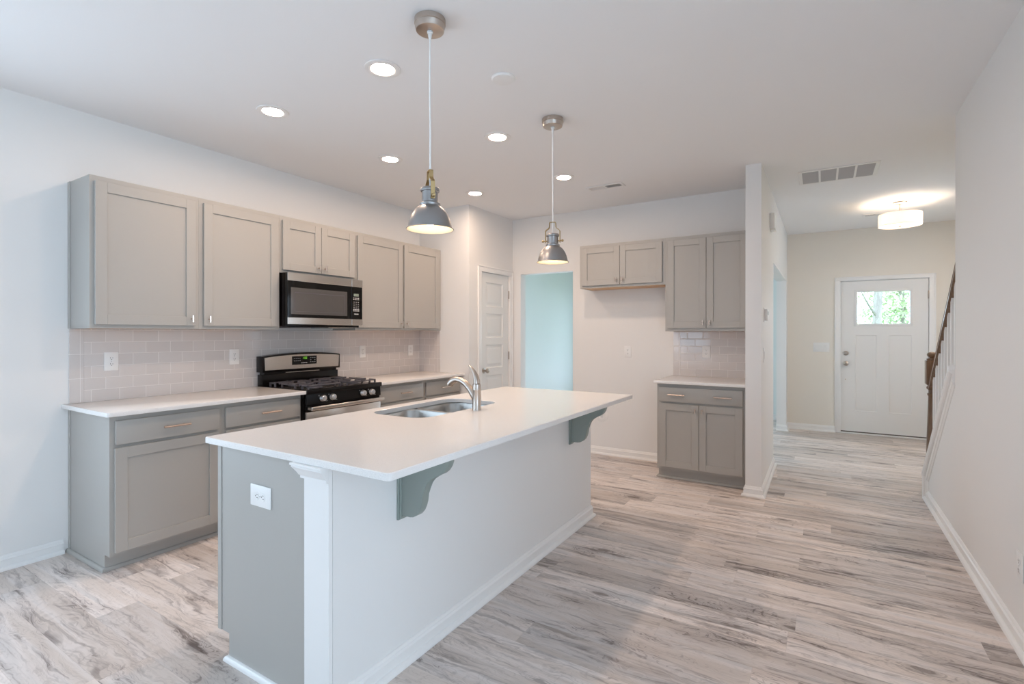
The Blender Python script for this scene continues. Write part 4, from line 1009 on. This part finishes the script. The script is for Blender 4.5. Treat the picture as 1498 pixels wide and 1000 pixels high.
# ------------------------------------------------------------------ stair railing
sr_ = thing('stair_railing', (0.79, 4.85, 0.6), 'stained wood handrail and newel with white balusters on the sloped knee wall', 'stair railing')
RX = 0.79
def zrail(y): return zcap(y) + 0.872      # top of rail
y0r, y1r = 5.47, 3.9
rp = [(-0.030, -0.062), (-0.030, -0.040), (-0.024, -0.030), (-0.030, -0.018), (-0.024, -0.004), (-0.010, 0.0), (0.010, 0.0), (0.024, -0.004), (0.030, -0.018), (0.024, -0.030), (0.030, -0.040), (0.030, -0.062)]
MB().loft([[(RX + a, y, zrail(y) + c) for a, c in rp] for y in (y0r, 4.29)]).build('handrail', 'stain', sr_, 50)
nw = MB(); ny = 5.50
nw.box(RX - 0.045, RX + 0.045, ny - 0.045, ny + 0.045, 0.9205, 1.125, 0.004, 1)
nw.lathe([(0.036, 1.125), (0.040, 1.130), (0.040, 1.136), (0.026, 1.141), (0.020, 1.147), (0.032, 1.157), (0.037, 1.170), (0.032, 1.184), (0.016, 1.193), (0.001, 1.195)], (RX, ny, 0), 24)
nw.lathe([(0.030, 0.26), (0.036, 0.27), (0.028, 0.285), (0.038, 0.30), (0.040, 0.36), (0.036, 0.50), (0.029, 0.74), (0.027, 0.82), (0.033, 0.83), (0.034, 0.842), (0.026, 0.850), (0.026, 0.872), (0.038, 0.882), (0.040, 0.895), (0.030, 0.907), (0.042, 0.9205)], (RX, ny, 0), 24)
nw.box(RX - 0.045, RX + 0.045, ny - 0.045, ny + 0.045, 0.0005, 0.26, 0.004, 1)
nw.build('newel_post', 'stain', sr_)
for k in range(9):
    y = 5.355 - k * 0.1125
    if y - 0.016 < 4.28: break
    b = MB(); b.prism([(RX - 0.016, y - 0.016, zcap(y - 0.016) + 0.0005), (RX - 0.016, y + 0.016, zcap(y + 0.016) + 0.0005), (RX - 0.016, y + 0.016, zrail(y + 0.016) - 0.0625), (RX - 0.016, y - 0.016, zrail(y - 0.016) - 0.0625)], (0.032, 0, 0))
    b.build('baluster', 'trim', sr_)

# ------------------------------------------------------------------ outdoors, seen through the front door glass
struct(MB().box(-12, 14, yD + T + 0.05, 60, -0.3, -0.12).build('ground', 'lawn'))
def tree(x, y, h, tr, lean, seed, label, crown):
    rnd = random.Random(seed)
    t = thing('tree', (x, y, -0.12), label, 'tree', 'trees beyond the front door')
    pts = [(x + lean * k / 6 + 0.03 * rnd.uniform(-1, 1), y, -0.12 + h * k / 6) for k in range(7)]
    b = MB(); b.tube(pts, [tr * (1.25 - 0.12 * k) for k in range(7)], 12)
    for k in range(8):
        i = rnd.randint(2, 5); a = rnd.uniform(0, 6.28); L = rnd.uniform(0.7, 1.5); p = Vector(pts[i])
        b.tube([tuple(p), tuple(p + Vector((math.cos(a) * L * 0.5, math.sin(a) * L * 0.5, L * 0.35))), tuple(p + Vector((math.cos(a) * L, math.sin(a) * L, L * 0.8)))], [tr * 0.35, tr * 0.22, tr * 0.1], 6)
    b.build('trunk', 'bark', t)
    l = MB()
    for (cx, cy, cz, rr, n) in crown:
        for _ in range(n):
            d = Vector((rnd.gauss(0, 1), rnd.gauss(0, 1), rnd.gauss(0, 0.8))).normalized() * rr * rnd.random() ** 0.4
            c = Vector((x + cx, y + cy, cz)) + d
            u = Vector((rnd.gauss(0, 1), rnd.gauss(0, 1), rnd.gauss(0, 1))).normalized(); v = u.cross(Vector((rnd.gauss(0, 1), rnd.gauss(0, 1), rnd.gauss(0, 1)))).normalized()
            s_ = rnd.uniform(0.035, 0.07)
            l.face([l.bm.verts.new(c + q) for q in (u * s_, v * s_ * 0.55, -u * s_, -v * s_ * 0.55)])
    l.build('foliage', 'leaf', t)
tree(1.02, 14.0, 5.5, 0.085, 0.10, 3, 'slim pale trunk tree in the left of the front door glass', [(-0.45, 0.3, 2.15, 0.42, 230), (0.15, 0.6, 3.2, 0.8, 300), (-0.25, 0.4, 1.55, 0.28, 90), (0.0, 0.3, 4.4, 1.2, 500)])
tree(1.75, 16.5, 5.0, 0.06, 0.0, 11, 'bushy light green tree filling the right of the front door glass', [(-0.25, 0.0, 1.9, 0.62, 900), (0.25, 0.2, 2.3, 0.6, 600), (-0.5, 0.1, 2.4, 0.4, 160), (0.1, 0.0, 3.4, 1.1, 700)])
